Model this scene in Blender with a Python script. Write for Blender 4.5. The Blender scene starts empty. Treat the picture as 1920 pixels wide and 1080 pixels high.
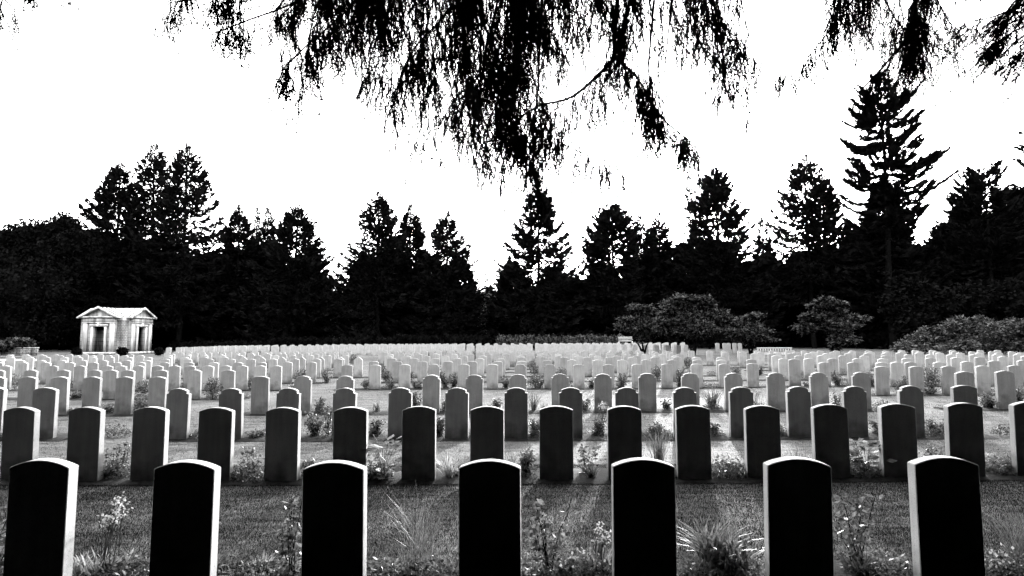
import bpy, bmesh, math, random
import numpy as np
from mathutils import Vector

# ------------------------------------------------------------------ basics
scene = bpy.context.scene
COL = scene.collection
EYE = 1.58
FPX = 1150.0                     # focal length in photo pixels (photo is 1920 wide)
HOR = 634.0
PITCH = math.atan((HOR - 540) / FPX)
CP, SP = math.cos(PITCH), math.sin(PITCH)

def ray(u, v):
    return np.array([u - 960.0, FPX * CP - (540 - v) * SP, FPX * SP + (540 - v) * CP])

def at(u, v, Y):
    """a point seen in direction (u, v) at distance Y in front of the eye"""
    d = ray(u, v)
    t = Y / d[1]
    return d[0] * t, Y, EYE + d[2] * t

def tag(o, label=None, cat=None, group=None, kind=None):
    if label: o['label'] = label
    if cat: o['category'] = cat
    if group: o['group'] = group
    if kind: o['kind'] = kind
    return o

def empty(name, loc, rz=0):
    o = bpy.data.objects.new(name, None)
    COL.objects.link(o)
    o.location = loc
    o.rotation_euler = (0, 0, rz)
    o.empty_display_size = 0.1
    return o

def np_mesh(name, V, F, mat=None, smooth=False):
    """mesh from arrays; F is an (n,k) array or a list of those"""
    V = np.asarray(V, dtype=np.float32)
    if not isinstance(F, list): F = [F]
    F = [np.asarray(f, dtype=np.int32) for f in F if len(f)]
    me = bpy.data.meshes.new(name)
    me.vertices.add(len(V))
    me.vertices.foreach_set('co', V.ravel())
    loops = np.concatenate([f.ravel() for f in F])
    tot = np.concatenate([np.full(len(f), f.shape[1], np.int32) for f in F])
    start = np.concatenate([[0], np.cumsum(tot)[:-1]]).astype(np.int32)
    me.loops.add(len(loops))
    me.loops.foreach_set('vertex_index', loops)
    me.polygons.add(len(tot))
    me.polygons.foreach_set('loop_start', start)
    me.polygons.foreach_set('loop_total', tot)
    if smooth:
        me.polygons.foreach_set('use_smooth', np.ones(len(tot), bool))
    me.update(calc_edges=True)
    if mat: me.materials.append(mat)
    return me

def link(name, me, parent=None, loc=None):
    o = bpy.data.objects.new(name, me)
    COL.objects.link(o)
    if parent: o.parent = parent
    if loc is not None: o.location = loc
    return o

class Geo:
    """collects vertices and faces of one mesh"""
    def __init__(s):
        s.V = []; s.F = {3: [], 4: []}; s.n = 0
    def add(s, V, F):
        V = np.asarray(V, float).reshape(-1, 3); F = np.asarray(F, int)
        s.F[F.shape[1]].append(F + s.n)
        s.V.append(V); s.n += len(V)
    def quads(s, Q):
        """Q: (n,4,3)"""
        n = len(Q)
        if n: s.add(Q.reshape(-1, 3), np.arange(n * 4).reshape(n, 4))
    def tris(s, T):
        n = len(T)
        if n: s.add(T.reshape(-1, 3), np.arange(n * 3).reshape(n, 3))
    def box(s, c, d, rz=0.0):
        x, y, z = np.array(d) / 2.0
        P = np.array([[-x,-y,-z],[x,-y,-z],[x,y,-z],[-x,y,-z],[-x,-y,z],[x,-y,z],[x,y,z],[-x,y,z]])
        cr, sr = math.cos(rz), math.sin(rz)
        P = np.stack([P[:,0]*cr - P[:,1]*sr, P[:,0]*sr + P[:,1]*cr, P[:,2]], 1) + np.array(c)
        s.add(P, [[0,3,2,1],[4,5,6,7],[0,1,5,4],[1,2,6,5],[2,3,7,6],[3,0,4,7]])
    def tube(s, pts, rad, k=6):
        pts = np.asarray(pts, float); n = len(pts)
        rad = np.broadcast_to(np.asarray(rad, float), (n,))
        T = np.gradient(pts, axis=0)
        T /= np.linalg.norm(T, axis=1, keepdims=True) + 1e-9
        up = np.where(np.abs(T[:, 2:3]) > .9, np.array([[1., 0, 0]]), np.array([[0., 0, 1]]))
        A = np.cross(T, up); A /= np.linalg.norm(A, axis=1, keepdims=True) + 1e-9
        B = np.cross(T, A)
        a = np.arange(k) * 2 * math.pi / k
        R = pts[:, None] + rad[:, None, None] * (np.cos(a)[None, :, None] * A[:, None] + np.sin(a)[None, :, None] * B[:, None])
        i = np.arange(n - 1)[:, None] * k; j = np.arange(k)[None]; j2 = (j + 1) % k
        F = np.stack([i + j, i + j2, i + k + j2, i + k + j], -1).reshape(-1, 4)
        s.add(R.reshape(-1, 3), F)
    def mesh(s, name, mat=None, smooth=False):
        return np_mesh(name, np.concatenate(s.V), [np.concatenate(f) for f in s.F.values() if f], mat, smooth)
    def build(s, name, mat=None, parent=None, loc=None, smooth=False):
        return link(name, s.mesh(name, mat, smooth), parent, loc)

def unit(v):
    return v / (np.linalg.norm(v, axis=-1, keepdims=True) + 1e-9)

def blades(base, d, side, L, W):
    """thin pointed quads (diamonds): base (n,3), direction d, side vector, length, width"""
    L = np.broadcast_to(L, (len(base),))[:, None]; W = np.broadcast_to(W, (len(base),))[:, None]
    m = base + d * L * .45
    return np.stack([base, m + side * W * .5, base + d * L, m - side * W * .5], 1)

def rand_dirs(rng, n):
    v = rng.normal(size=(n, 3)); return unit(v)

# ------------------------------------------------------------------ materials (all grey: the place is seen in black and white)
def mat_base(name):
    m = bpy.data.materials.new(name); m.use_nodes = True
    nt = m.node_tree; b = nt.nodes['Principled BSDF']
    b.inputs['Specular IOR Level'].default_value = 0.15
    return m, nt, b

def noise_mat(name, lo, hi, scale, rough=.95, detail=6, coord='Object', bump=0.0, bscale=None, spec=.1, lowpos=.35, hipos=.65, trans=0.0):
    m, nt, b = mat_base(name)
    N, L = nt.nodes, nt.links
    tc = N.new('ShaderNodeTexCoord')
    nz = N.new('ShaderNodeTexNoise'); nz.inputs['Scale'].default_value = scale; nz.inputs['Detail'].default_value = detail
    L.new(tc.outputs[coord], nz.inputs['Vector'])
    cr = N.new('ShaderNodeValToRGB')
    cr.color_ramp.elements[0].position = lowpos; cr.color_ramp.elements[0].color = (lo, lo, lo, 1)
    cr.color_ramp.elements[1].position = hipos; cr.color_ramp.elements[1].color = (hi, hi, hi, 1)
    L.new(nz.outputs['Fac'], cr.inputs['Fac'])
    L.new(cr.outputs['Color'], b.inputs['Base Color'])
    b.inputs['Roughness'].default_value = rough
    b.inputs['Specular IOR Level'].default_value = spec
    if bump:
        n2 = N.new('ShaderNodeTexNoise'); n2.inputs['Scale'].default_value = bscale or scale * 4
        n2.inputs['Detail'].default_value = 4
        L.new(tc.outputs[coord], n2.inputs['Vector'])
        bp = N.new('ShaderNodeBump'); bp.inputs['Strength'].default_value = bump; bp.inputs['Distance'].default_value = .01
        L.new(n2.outputs['Fac'], bp.inputs['Height'])
        L.new(bp.outputs['Normal'], b.inputs['Normal'])
    if trans:
        tr = N.new('ShaderNodeBsdfTranslucent'); L.new(cr.outputs['Color'], tr.inputs['Color'])
        mx = N.new('ShaderNodeMixShader'); mx.inputs['Fac'].default_value = trans
        L.new(b.outputs['BSDF'], mx.inputs[1]); L.new(tr.outputs['BSDF'], mx.inputs[2])
        L.new(mx.outputs['Shader'], N['Material Output'].inputs['Surface'])
    return m

def stone_mat():
    m, nt, b = mat_base('portland_stone')
    N, L = nt.nodes, nt.links
    tc = N.new('ShaderNodeTexCoord'); oi = N.new('ShaderNodeObjectInfo')
    off = N.new('ShaderNodeVectorMath'); off.operation = 'MULTIPLY_ADD'
    cmb = N.new('ShaderNodeCombineXYZ')
    for i, k in enumerate((37.0, 91.0, 53.0)):
        mu = N.new('ShaderNodeMath'); mu.operation = 'MULTIPLY'; mu.inputs[1].default_value = k
        L.new(oi.outputs['Random'], mu.inputs[0]); L.new(mu.outputs[0], cmb.inputs[i])
    off.inputs[1].default_value = (1, 1, 1)
    L.new(tc.outputs['Object'], off.inputs[0]); L.new(cmb.outputs[0], off.inputs[2])
    def noise(scale, detail, sc=(1, 1, 1)):
        mp = N.new('ShaderNodeMapping'); mp.inputs['Scale'].default_value = sc
        L.new(off.outputs[0], mp.inputs['Vector'])
        n = N.new('ShaderNodeTexNoise'); n.inputs['Scale'].default_value = scale; n.inputs['Detail'].default_value = detail
        L.new(mp.outputs[0], n.inputs['Vector']); return n
    def ramp(src, a, b_, ca, cb):
        r = N.new('ShaderNodeMapRange'); r.inputs['From Min'].default_value = a; r.inputs['From Max'].default_value = b_
        r.inputs['To Min'].default_value = ca; r.inputs['To Max'].default_value = cb
        L.new(src, r.inputs['Value']); return r.outputs['Result']
    big = ramp(noise(4, 4).outputs['Fac'], .3, .7, .78, 1.0)
    streak = ramp(noise(5, 5, (3.5, 3.5, .35)).outputs['Fac'], .35, .62, .84, 1.0)
    speck = ramp(noise(140, 3).outputs['Fac'], .28, .45, .55, 1.0)
    fine = ramp(noise(320, 2).outputs['Fac'], .3, .7, .86, 1.08)
    per = ramp(oi.outputs['Random'], 0, 1, .74, 1.06)
    # dark blotches, densest low down, with a ragged edge
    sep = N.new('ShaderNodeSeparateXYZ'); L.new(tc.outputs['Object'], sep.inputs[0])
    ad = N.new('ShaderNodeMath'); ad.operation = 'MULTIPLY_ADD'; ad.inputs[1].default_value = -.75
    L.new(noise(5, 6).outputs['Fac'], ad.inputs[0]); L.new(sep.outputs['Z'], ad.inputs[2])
    low_blotch = ramp(ad.outputs[0], -.4, -.08, .35, 1.0)
    cur = None
    for x in (big, streak, speck, fine, per, low_blotch):
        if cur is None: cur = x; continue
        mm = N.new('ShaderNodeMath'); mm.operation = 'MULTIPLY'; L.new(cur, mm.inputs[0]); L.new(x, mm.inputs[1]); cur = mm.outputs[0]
    mm = N.new('ShaderNodeMath'); mm.operation = 'MULTIPLY'; mm.inputs[1].default_value = .48
    L.new(cur, mm.inputs[0])
    cc = N.new('ShaderNodeCombineColor')
    for i in range(3): L.new(mm.outputs[0], cc.inputs[i])
    L.new(cc.outputs[0], b.inputs['Base Color'])
    b.inputs['Roughness'].default_value = .93; b.inputs['Specular IOR Level'].default_value = .08
    bp = N.new('ShaderNodeBump'); bp.inputs['Strength'].default_value = .35; bp.inputs['Distance'].default_value = .004
    L.new(noise(90, 4).outputs['Fac'], bp.inputs['Height']); L.new(bp.outputs['Normal'], b.inputs['Normal'])
    return m

M = {}
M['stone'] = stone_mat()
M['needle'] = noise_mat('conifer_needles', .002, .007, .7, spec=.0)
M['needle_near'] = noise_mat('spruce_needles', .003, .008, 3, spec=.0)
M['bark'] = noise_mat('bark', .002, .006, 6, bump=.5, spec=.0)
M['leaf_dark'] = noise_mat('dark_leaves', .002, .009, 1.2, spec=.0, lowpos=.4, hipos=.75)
M['leaf_maple'] = noise_mat('maple_leaves', .003, .2, 3.5, spec=.1, lowpos=.48, hipos=.74, trans=.5)
M['leaf_rhodo'] = noise_mat('glossy_leaves', .003, .14, 2.6, spec=.15, rough=.55, lowpos=.42, hipos=.8)
M['leaf_plant'] = noise_mat('plant_leaves', .015, .13, 25, spec=.2, rough=.5, trans=.45)
M['leaf_light'] = noise_mat('pale_leaves', .10, .30, 25, spec=.15, rough=.6, trans=.5)
M['petal'] = noise_mat('petals', .2, .4, 30, trans=.4)
M['soil'] = noise_mat('soil', .003, .016, 18, bump=1.0, bscale=60, coord='Object')
M['blade'] = noise_mat('lawn_blades', .0025, .008, 1.3, spec=.0, rough=.8, detail=9, trans=.25)  # near-black blades put the canopy's shade on the near lawn into the colour
M['grass'] = None
M['building'] = None

def lawn_mat():
    m, nt, b = mat_base('lawn')
    N, L = nt.nodes, nt.links
    tc = N.new('ShaderNodeTexCoord')
    def noise(scale, detail, sc=(1, 1, 1)):
        mp = N.new('ShaderNodeMapping'); mp.inputs['Scale'].default_value = sc
        L.new(tc.outputs['Object'], mp.inputs['Vector'])
        n = N.new('ShaderNodeTexNoise'); n.inputs['Scale'].default_value = scale; n.inputs['Detail'].default_value = detail
        L.new(mp.outputs[0], n.inputs['Vector']); return n.outputs['Fac']
    def ramp(src, a, b_, ca, cb):
        r = N.new('ShaderNodeMapRange'); r.inputs['From Min'].default_value = a; r.inputs['From Max'].default_value = b_
        r.inputs['To Min'].default_value = ca; r.inputs['To Max'].default_value = cb
        L.new(src, r.inputs['Value']); return r.outputs['Result']
    xs = [ramp(noise(.35, 5), .3, .7, .7, 1.15), ramp(noise(2.2, 6, (.6, 3.2, 1)), .3, .7, .45, 1.3),
          ramp(noise(14, 5), .35, .65, .7, 1.25), ramp(noise(75, 4), .35, .65, .5, 1.45)]
    cur = xs[0]
    for x in xs[1:]:
        mm = N.new('ShaderNodeMath'); mm.operation = 'MULTIPLY'; L.new(cur, mm.inputs[0]); L.new(x, mm.inputs[1]); cur = mm.outputs[0]
    mm = N.new('ShaderNodeMath'); mm.operation = 'MULTIPLY'; mm.inputs[1].default_value = .09; L.new(cur, mm.inputs[0])
    cc = N.new('ShaderNodeCombineColor')
    for i in range(3): L.new(mm.outputs[0], cc.inputs[i])
    L.new(cc.outputs[0], b.inputs['Base Color'])
    b.inputs['Roughness'].default_value = .8; b.inputs['Specular IOR Level'].default_value = .04
    bp = N.new('ShaderNodeBump'); bp.inputs['Strength'].default_value = .6; bp.inputs['Distance'].default_value = .03
    L.new(noise(55, 5), bp.inputs['Height']); L.new(bp.outputs['Normal'], b.inputs['Normal'])
    return m
M['grass'] = lawn_mat()

def ashlar_mat(name, val, bw, bh, mortar=.012, drk=.35):
    m, nt, b = mat_base(name)
    N, L = nt.nodes, nt.links
    tc = N.new('ShaderNodeTexCoord')
    sep = N.new('ShaderNodeSeparateXYZ'); L.new(tc.outputs['Object'], sep.inputs[0])
    ad = N.new('ShaderNodeMath'); L.new(sep.outputs['X'], ad.inputs[0]); L.new(sep.outputs['Y'], ad.inputs[1])
    cb = N.new('ShaderNodeCombineXYZ'); L.new(ad.outputs[0], cb.inputs[0]); L.new(sep.outputs['Z'], cb.inputs[1])
    br = N.new('ShaderNodeTexBrick'); br.inputs['Scale'].default_value = 1
    br.inputs['Brick Width'].default_value = bw; br.inputs['Row Height'].default_value = bh
    br.inputs['Mortar Size'].default_value = mortar
    br.inputs['Color1'].default_value = (val, val, val, 1); br.inputs['Color2'].default_value = (val*.8, val*.8, val*.8, 1)
    br.inputs['Mortar'].default_value = (val*drk,) * 3 + (1,)
    L.new(cb.outputs[0], br.inputs['Vector'])
    mp = N.new('ShaderNodeMapping'); mp.inputs['Scale'].default_value = (1.6, 1.6, .25); L.new(tc.outputs['Object'], mp.inputs[0])
    nz = N.new('ShaderNodeTexNoise'); nz.inputs['Scale'].default_value = 1.5; nz.inputs['Detail'].default_value = 6; L.new(mp.outputs[0], nz.inputs['Vector'])
    mr = N.new('ShaderNodeMapRange'); mr.inputs['From Min'].default_value = .3; mr.inputs['From Max'].default_value = .65
    mr.inputs['To Min'].default_value = .2; mr.inputs['To Max'].default_value = 1.05; L.new(nz.outputs['Fac'], mr.inputs['Value'])
    mx = N.new('ShaderNodeVectorMath'); mx.operation = 'SCALE'; L.new(br.outputs['Color'], mx.inputs[0]); L.new(mr.outputs[0], mx.inputs['Scale'])
    L.new(mx.outputs[0], b.inputs['Base Color']); b.inputs['Roughness'].default_value = .9
    return m
M['ashlar'] = ashlar_mat('ashlar', .36, 1.1, .42, .02)
M['trim'] = ashlar_mat('stone_trim', .66, 3.0, .8, .006, .7)
M['small_stone'] = ashlar_mat('coursed_stone', .38, .34, .17, .02, .3)
M['rubble'] = ashlar_mat('rubble_wall', .42, .5, .14, .03, .25)
M['roof'] = noise_mat('lead_roof', .3, .55, 1.2)
M['wood'] = noise_mat('teak', .35, .5, 8)
M['path'] = noise_mat('pale_gravel', .5, .7, 12, bump=.4)

# ------------------------------------------------------------------ the rows of headstones, as they stand
# row: (name, distance, [(x of middle, y of top, kind), ...]) read off the photograph
def run(c, y, kind='r'):
    return [(x, y, kind) for x in c]

ROWS = []
ROWS.append(('front', 3.78, [(84,858,'r'),(352,861,'r'),(632,861,'r'),(920,860,'r'),(1204,857,'r'),(1489,854,'r'),(1767,853,'r')]))
ROWS.append(('second', 6.9, [(44,762,'r'),(165,762,'r'),(284.5,762,'r'),(407.5,763,'r'),(532.5,763,'r'),(659.5,762,'r'),(787,761,'r'),(914,761,'r'),
    (1042.5,760,'r'),(1169.5,760,'r'),(1298,759,'r'),(1427,759,'r'),(1554,757,'r'),(1679.5,756,'r'),(1803,754,'r'),(1926,752,'r')]))
ROWS.append(('third', 9.9, [(-11,725,'r'),(87,726,'r')] + [(x, y, 's') for x, y in ((335.5,727.5),(436,727.5),(541,727),(646,727),(751,726.5),(857,726.5),(968,726),
    (1069.5,726),(1175,726),(1283,725.5),(1388,725),(1496,724),(1600,723.5),(1704.5,722.5))] + [(1806,722,'r')]))
ROWS.append(('fourth', 13.2, run((-5,54,114.5,174.5,235,297), 706) + [(489.5,705,'r')] + [(x, y, 's') for x, y in ((568.5,704.5),(648,704.5),(809,702.5),(889,702.5),
    (971,701.5),(1050.5,700.5),(1130,700.5),(1213,699.5),(1293.5,699),(1374,699),(1454,698.5),(1535,698),(1613,697.5))] + [(1807,696.5,'r'),(1883,695,'r')]))
ROWS.append(('fifth', 17.2, run((-2,58,119,179,209.5,241,303.5,366,429), 693.5) + [(1652,686.5,'r'),(1716,686.5,'r'),(1778,686,'r'),(1841,685.5,'r'),(1902,684.5,'r')]))
ROWS.append(('sixth', 20.3, run((-30,12,99,150.6,201.5,227.5,260,296,328.5,357.5,390,423,455,488,518.5), 685.5)
    + [(651.5,684,'r'),(704,684,'r'),(759,683,'r'),(813.5,682.5,'s'),(869,682.5,'r'),(923.5,682.5,'r'),(976,682.5,'s'),(1031,682.5,'s'),(1085,683,'r'),(1141,683,'r'),
       (1195,682.5,'r'),(1250,682,'r'),(1306,682,'o'),(1357.5,682,'o'),(1411,681,'r'),(1489,672.8,'r'),(1545,679,'r'),(1600,679,'r'),(1652,679,'r'),(1679,678.5,'r'),(1707,678.5,'r'),(1760,678.5,'r'),(1811,677.5,'r'),(1863,676,'r'),(1916,675,'r')]))
ROWS.append(('seventh', 23.4, run((-2,44,87,131,175,219,265,309,355,401,447,491), 679.3) + run((539,584), 678.5)
    + [(x, 677.2, 'o') for x in (701,745,792,840,886,933)] + [(978,676.8,'r'),(1026,675.5,'r')] + run((1072,1120,1166,1211,1260,1308,1352), 674.5)
    + run((1409,), 673.5) + run((1469,1516,1561,1608,1655), 672) + [(1700,671.5,'r'),(1744,671,'r'),(1792,670,'r'),(1836,669.3,'r'),(1881,668,'r'),(1924,667,'r')]))
ROWS.append(('eighth', 26.2, run((0,39,78,117,155,194,238,276), 675.5) + run((311,352,393,433,471), 673) + run((512,554,594,634), 672.6) + [(672,669.5,'g')]
    + run((735,776,816,857,899,939), 671.5) + run((978,1018,1058,1101,1143,1186,1228,1270,1306,1352), 669.5) + run((1455,1498,1540,1580,1621,1660), 666.5)
    + run((1703,1743,1783,1826,1868,1908), 664.5)))
ROWS.append(('ninth', 29.4, run((21,56,88,121,148,175,208,243,278), 669.8) + run((315,347,383,421), 669.5) + [(x, 669.3, 'g') for x in (457,491,529,566,602,638)]
    + run((728,763,799,835,870,905,940,976,1012,1048,1084,1121,1157,1194,1230,1266), 667) + run((1415,1447,1482,1516,1550,1590,1626,1659), 662.5)
    + run((1687,1722,1762,1800,1836,1872,1912), 661.3)))
ROWS.append(('tenth', 32.5, run((19,52,82,113,144,174,204,234,264), 666.3) + run(tuple(range(318, 650, 33)), 666)
    + run((731,765,785,818,851,883,916,949,981,1014,1046,1079,1112,1144,1177,1210,1242,1275), 663.7) + run((1360,1393,1426,1458,1492,1525,1561,1597,1632,1664), 659.8)
    + run((1692,1724,1756,1790,1823,1860,1897), 658.8)))
ROWS.append(('eleventh', 35.6, run((20,48,76,104,131,160,188,217,245), 664.2) + run(tuple(range(322, 650, 30)), 663.5)
    + run(tuple(range(722, 1290, 30)), 661.4) + run((1296,1331,1358,1389,1420,1448,1478,1508,1538,1568,1598,1628,1661), 657.3) + run((1690,1716,1748,1786,1838,1870), 656.3)))
ROWS.append(('twelfth', 39.0, run((314,340,366,392,418,444,470,496,522,548,574,600,626,648), 661.2) + run(tuple(range(715, 1290, 27)), 659)))
ROWS.append(('thirteenth', 42.5, run(tuple(range(330, 660, 25)), 659.5) + run(tuple(range(722, 1265, 25)), 657.2)))
ntop = {0: 'r'}
# the far block beyond the cross path
FAR = []
for k in range(7):
    Z = 52.0 + k * 2.9
    sp = 1150 * .92 / Z
    x0 = 316 + k * 16 + (k % 2) * sp * .5
    u = x0 + 0.0
    while u < 1286:
        a = (u - 316) / 970.0
        ytop = (651.6 - 3.0 * min(1, a * 3) ) - k * (.35 + .55 * a) - a * 1.5
        if not (640 + 12 * k > u > 634 + 12 * k - 3) and not (985 + 4 * k < u < 999 + 1 * k):
            FAR.append((u, ytop, Z))
        u += sp
for u in (1345, 1358.5, 1366, 1377, 1387): FAR.append((u, 643.2, 56.0))
for u in (318, 334, 350, 366, 378): FAR.append((u, 651.3, 57.0))

STONE_H = .82
stones = []          # (row index, u, X, Y, ztop, kind)
for ri, (rn, Z, lst) in enumerate(ROWS):
    for (u, v, kd) in sorted(lst):
        X, Y, zt = at(u, v, Z + .045)
        X = at(u, v, Z)[0]
        stones.append([ri, u, X, Z, zt, kd])
far_st = []
for (u, v, Z) in FAR:
    X, Y, zt = at(u, v, Z)
    far_st.append([u, X, Z, zt])

# ground height: a smooth sheet through the feet of the stones
_px = np.array([s[2] for s in stones] + [s[1] for s in far_st])
_py = np.array([s[3] for s in stones] + [s[2] for s in far_st])
_pz = np.array([s[4] for s in stones] + [s[3] for s in far_st]) - STONE_H
def ground(x, y):
    x = np.atleast_1d(np.asarray(x, float)); y = np.atleast_1d(np.asarray(y, float))
    out = np.zeros(len(x))
    for i in range(0, len(x), 4000):
        xx, yy = x[i:i+4000, None], y[i:i+4000, None]
        yc = np.clip(yy, 3.0, 66)
        h = .5 + .075 * yc
        d2 = ((xx - _px) / (h * 1.6)) ** 2 + ((yc - _py) / h) ** 2
        w = np.exp(-d2) + 1e-5 / (1 + d2) ** 2
        out[i:i+4000] = (w * _pz).sum(1) / w.sum(1)
    return out
def gz(x, y): return float(ground([x], [y])[0])

# ------------------------------------------------------------------ ground sheet
def axis(segs):
    a = []
    for lo, hi, st in segs: a += list(np.arange(lo, hi, st))
    a.append(segs[-1][1]); return np.array(a)
gx = axis([(-600, -100, 50), (-100, -20, 4), (-20, 20, .5), (20, 100, 4), (100, 600, 50)])
gy = axis([(-120, -8, 8), (-8, 2, 1), (2, 24, .35), (24, 80, 1.5), (80, 800, 60)])
GX, GY = np.meshgrid(gx, gy)
GZ = ground(GX.ravel(), GY.ravel())
nx, ny = len(gx), len(gy)
ii, jj = np.meshgrid(np.arange(nx - 1), np.arange(ny - 1))
a = (jj * nx + ii).ravel()
me = np_mesh('lawn', np.stack([GX.ravel(), GY.ravel(), GZ], 1), np.stack([a, a + 1, a + nx + 1, a + nx], 1), M['grass'], True)
tag(link('ground', me), 'mown cemetery lawn running between the rows of headstones', kind='structure')

# unseen dark ground, added to cut light bounced onto the front row
n = 60; xs = np.linspace(-14, 16, n); lrng = np.random.default_rng(2)
edge = 3.52 + .06 * lrng.random(n); ys = np.stack([np.full(n, -9.), np.full(n, -3.), np.full(n, 0.), np.full(n, 2.), edge - .3, edge])
X_ = np.tile(xs, 6); Y_ = ys.ravel(); Z_ = ground(X_, Y_) + .02
i, j = np.meshgrid(np.arange(n - 1), np.arange(5)); a = (j * n + i).ravel()
tag(link('unseen_dark_ground', np_mesh('added_dark_sheet', np.stack([X_, Y_, Z_], 1), np.stack([a, a + 1, a + n + 1, a + n], 1), M['soil'], True)), kind='structure')

# beds of dark soil, one along each row
def bed(ri, xa, xb, Z, seed):
    rng = np.random.default_rng(seed)
    n = max(8, int((xb - xa) / .15)); xs = np.linspace(xa, xb, n)
    y0 = Z - .14 - .04 * rng.random(n) ; y1 = Z + (.55 if ri < 3 else .4) + .05 * rng.random(n)
    ys = np.stack([y0, Z - .05 + 0 * xs, (y0 + y1) / 2, y1 - .05, y1])
    X = np.tile(xs, 5); Y = ys.ravel()
    Zz = ground(X, Y) + np.repeat([.004, .025, .04, .03, .004], n) + rng.random(5 * n) * .006
    i, j = np.meshgrid(np.arange(n - 1), np.arange(4)); a = (j * n + i).ravel()
    me = np_mesh('bed', np.stack([X, Y, Zz], 1), np.stack([a, a + 1, a + n + 1, a + n], 1), M['soil'], True)
    tag(link('planting_bed', me), kind='structure')
for ri, (rn, Z, lst) in enumerate(ROWS):
    X = sorted(s[2] for s in stones if s[0] == ri)
    seg = [X[0]]; last = X[0]
    for x in X[1:] + [1e9]:
        if x - last > 1.9:
            if ri < 11: bed(ri, seg[0] - .4, last + .4, Z, ri * 10 + len(seg))
            seg = [x]
        last = x

# ------------------------------------------------------------------ headstones
def outline(kind, H, W=.37):
    w = W / 2; pts = []
    if kind == 'r':
        rise = .042
        pts = [(-w + W * t, H - rise + rise * (1 - (2 * t - 1) ** 2)) for t in np.linspace(0, 1, 17)]
    elif kind == 's':
        n = .04; rise = .038; wi = w - n
        pts = [(-w, H - rise - .046), (-wi - .006, H - rise - .042), (-wi, H - rise - .034)]
        pts += [(-wi + 2 * wi * t, H - rise + rise * (1 - (2 * t - 1) ** 2)) for t in np.linspace(0, 1, 15)]
        pts += [(wi, H - rise - .034), (wi + .006, H - rise - .042), (w, H - rise - .046)]
    elif kind == 'o':
        rise = .075
        pts = [(-w + W * (1 - math.cos(math.pi * t)) / 2, H - rise + rise * math.sin(math.pi * t) ** .7) for t in np.linspace(0, 1, 19)]
    elif kind == 'g':
        rise = .13
        for t in np.linspace(0, 1, 17):
            q = abs(2 * t - 1)
            pts.append((-w + W * t, H - rise * q ** 1.6 * (1.0 if q < 1 else 1)))
    return [(-w, -.12)] + pts + [(w, -.12)]

protos = {}
def headstone_mesh(kind):
    if kind in protos: return protos[kind]
    bm = bmesh.new(); T = .082
    ps = outline(kind, STONE_H)
    f = [bm.verts.new((x, -T / 2, z)) for x, z in ps]
    b = [bm.verts.new((x, T / 2, z)) for x, z in ps]
    bm.faces.new(f); bm.faces.new(b[::-1])
    n = len(ps)
    for i in range(n):
        j = (i + 1) % n
        bm.faces.new((f[j], f[i], b[i], b[j]))
    bmesh.ops.recalc_face_normals(bm, faces=bm.faces)
    ed = [e for e in bm.edges if len(e.link_faces) == 2 and e.calc_face_angle(0) > .9]
    bmesh.ops.bevel(bm, geom=ed, offset=.004, segments=1, affect='EDGES')
    me = bpy.data.meshes.new('headstone'); bm.to_mesh(me); bm.free()
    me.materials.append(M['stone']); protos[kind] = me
    return me

ORD = ['', 'first', 'second', 'third', 'fourth', 'fifth', 'sixth', 'seventh', 'eighth', 'ninth', 'tenth', 'eleventh', 'twelfth', 'thirteenth', 'fourteenth',
       'fifteenth', 'sixteenth', 'seventeenth', 'eighteenth', 'nineteenth', 'twentieth']
TENS = {20: 'twenty', 30: 'thirty', 40: 'forty', 50: 'fifty', 60: 'sixty'}
def ordw(n):
    if n <= 20: return ORD[n]
    t, r = n // 10 * 10, n % 10
    return TENS[t] + '-' + ORD[r] if r else TENS[t][:-1] + 'ieth'
LOOK = {'r': 'round-topped', 's': 'shouldered', 'o': 'domed', 'g': 'pointed'}
WALL = {0: 'black', 1: 'dark', 2: 'grey', 3: 'grey', 4: 'grey'}
rs = random.Random(4)
made = 0; rest = []
row_x = {}
count_row = {}
for s in stones:
    ri, u, X, Z, zt, kd = s
    k = count_row.get(ri, 0)
    vis = -40 < u < 1945
    if not vis: continue
    count_row[ri] = k + 1
    row_x.setdefault(ri, []).append((X, k + 1))
    z0 = zt - STONE_H
    if made >= 300:
        rest.append((X, Z, z0, kd)); continue
    o = link('headstone', headstone_mesh(kd), None, (X, Z, z0))
    o.rotation_euler = (math.radians(rs.gauss(0, .7)), math.radians(rs.gauss(0, .45)), math.radians(-2.8 + rs.gauss(0, 1.0)))
    rn = ROWS[ri][0]
    tone = WALL.get(ri, 'pale')
    tag(o, '%s %s headstone, %s from the stone shelter side in the %s row' % (tone, LOOK[kd], ordw(k + 1), rn), 'headstone', 'headstones standing in rows')
    made += 1
g = Geo()
rest += [(X, Z, zt - STONE_H, 'r') for (u, X, Z, zt) in far_st]
for (X, Z, z0, kd) in rest:
    ps = outline(kd, STONE_H); T = .08; n = len(ps)
    P = np.array([(X + x, Z - T / 2, z0 + z) for x, z in ps] + [(X + x, Z + T / 2, z0 + z) for x, z in ps])
    i = np.arange(n); j = (i + 1) % n
    g.add(P, np.stack([i, j, j + n, i + n], 1)[:, ::-1])
    # front and back as strips between opposite outline points
    h = n // 2
    a_ = np.arange(h - (0 if n % 2 else 0))
    q = np.array([(k, k + 1, n - 2 - k, n - 1 - k) for k in range((n - 1) // 2) if k + 1 < n - 2 - k])
    t = np.array([(k, k + 1, n - 1 - k) for k in range((n - 1) // 2) if k + 1 == n - 2 - k])
    g.add(P, q[:, ::-1]) ; g.add(P[n:], q)
    if len(t): g.add(P, t[:, ::-1]); g.add(P[n:], t)
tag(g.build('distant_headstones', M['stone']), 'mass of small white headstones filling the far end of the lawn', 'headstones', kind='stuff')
print('headstones', made, 'rest', len(rest))

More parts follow.
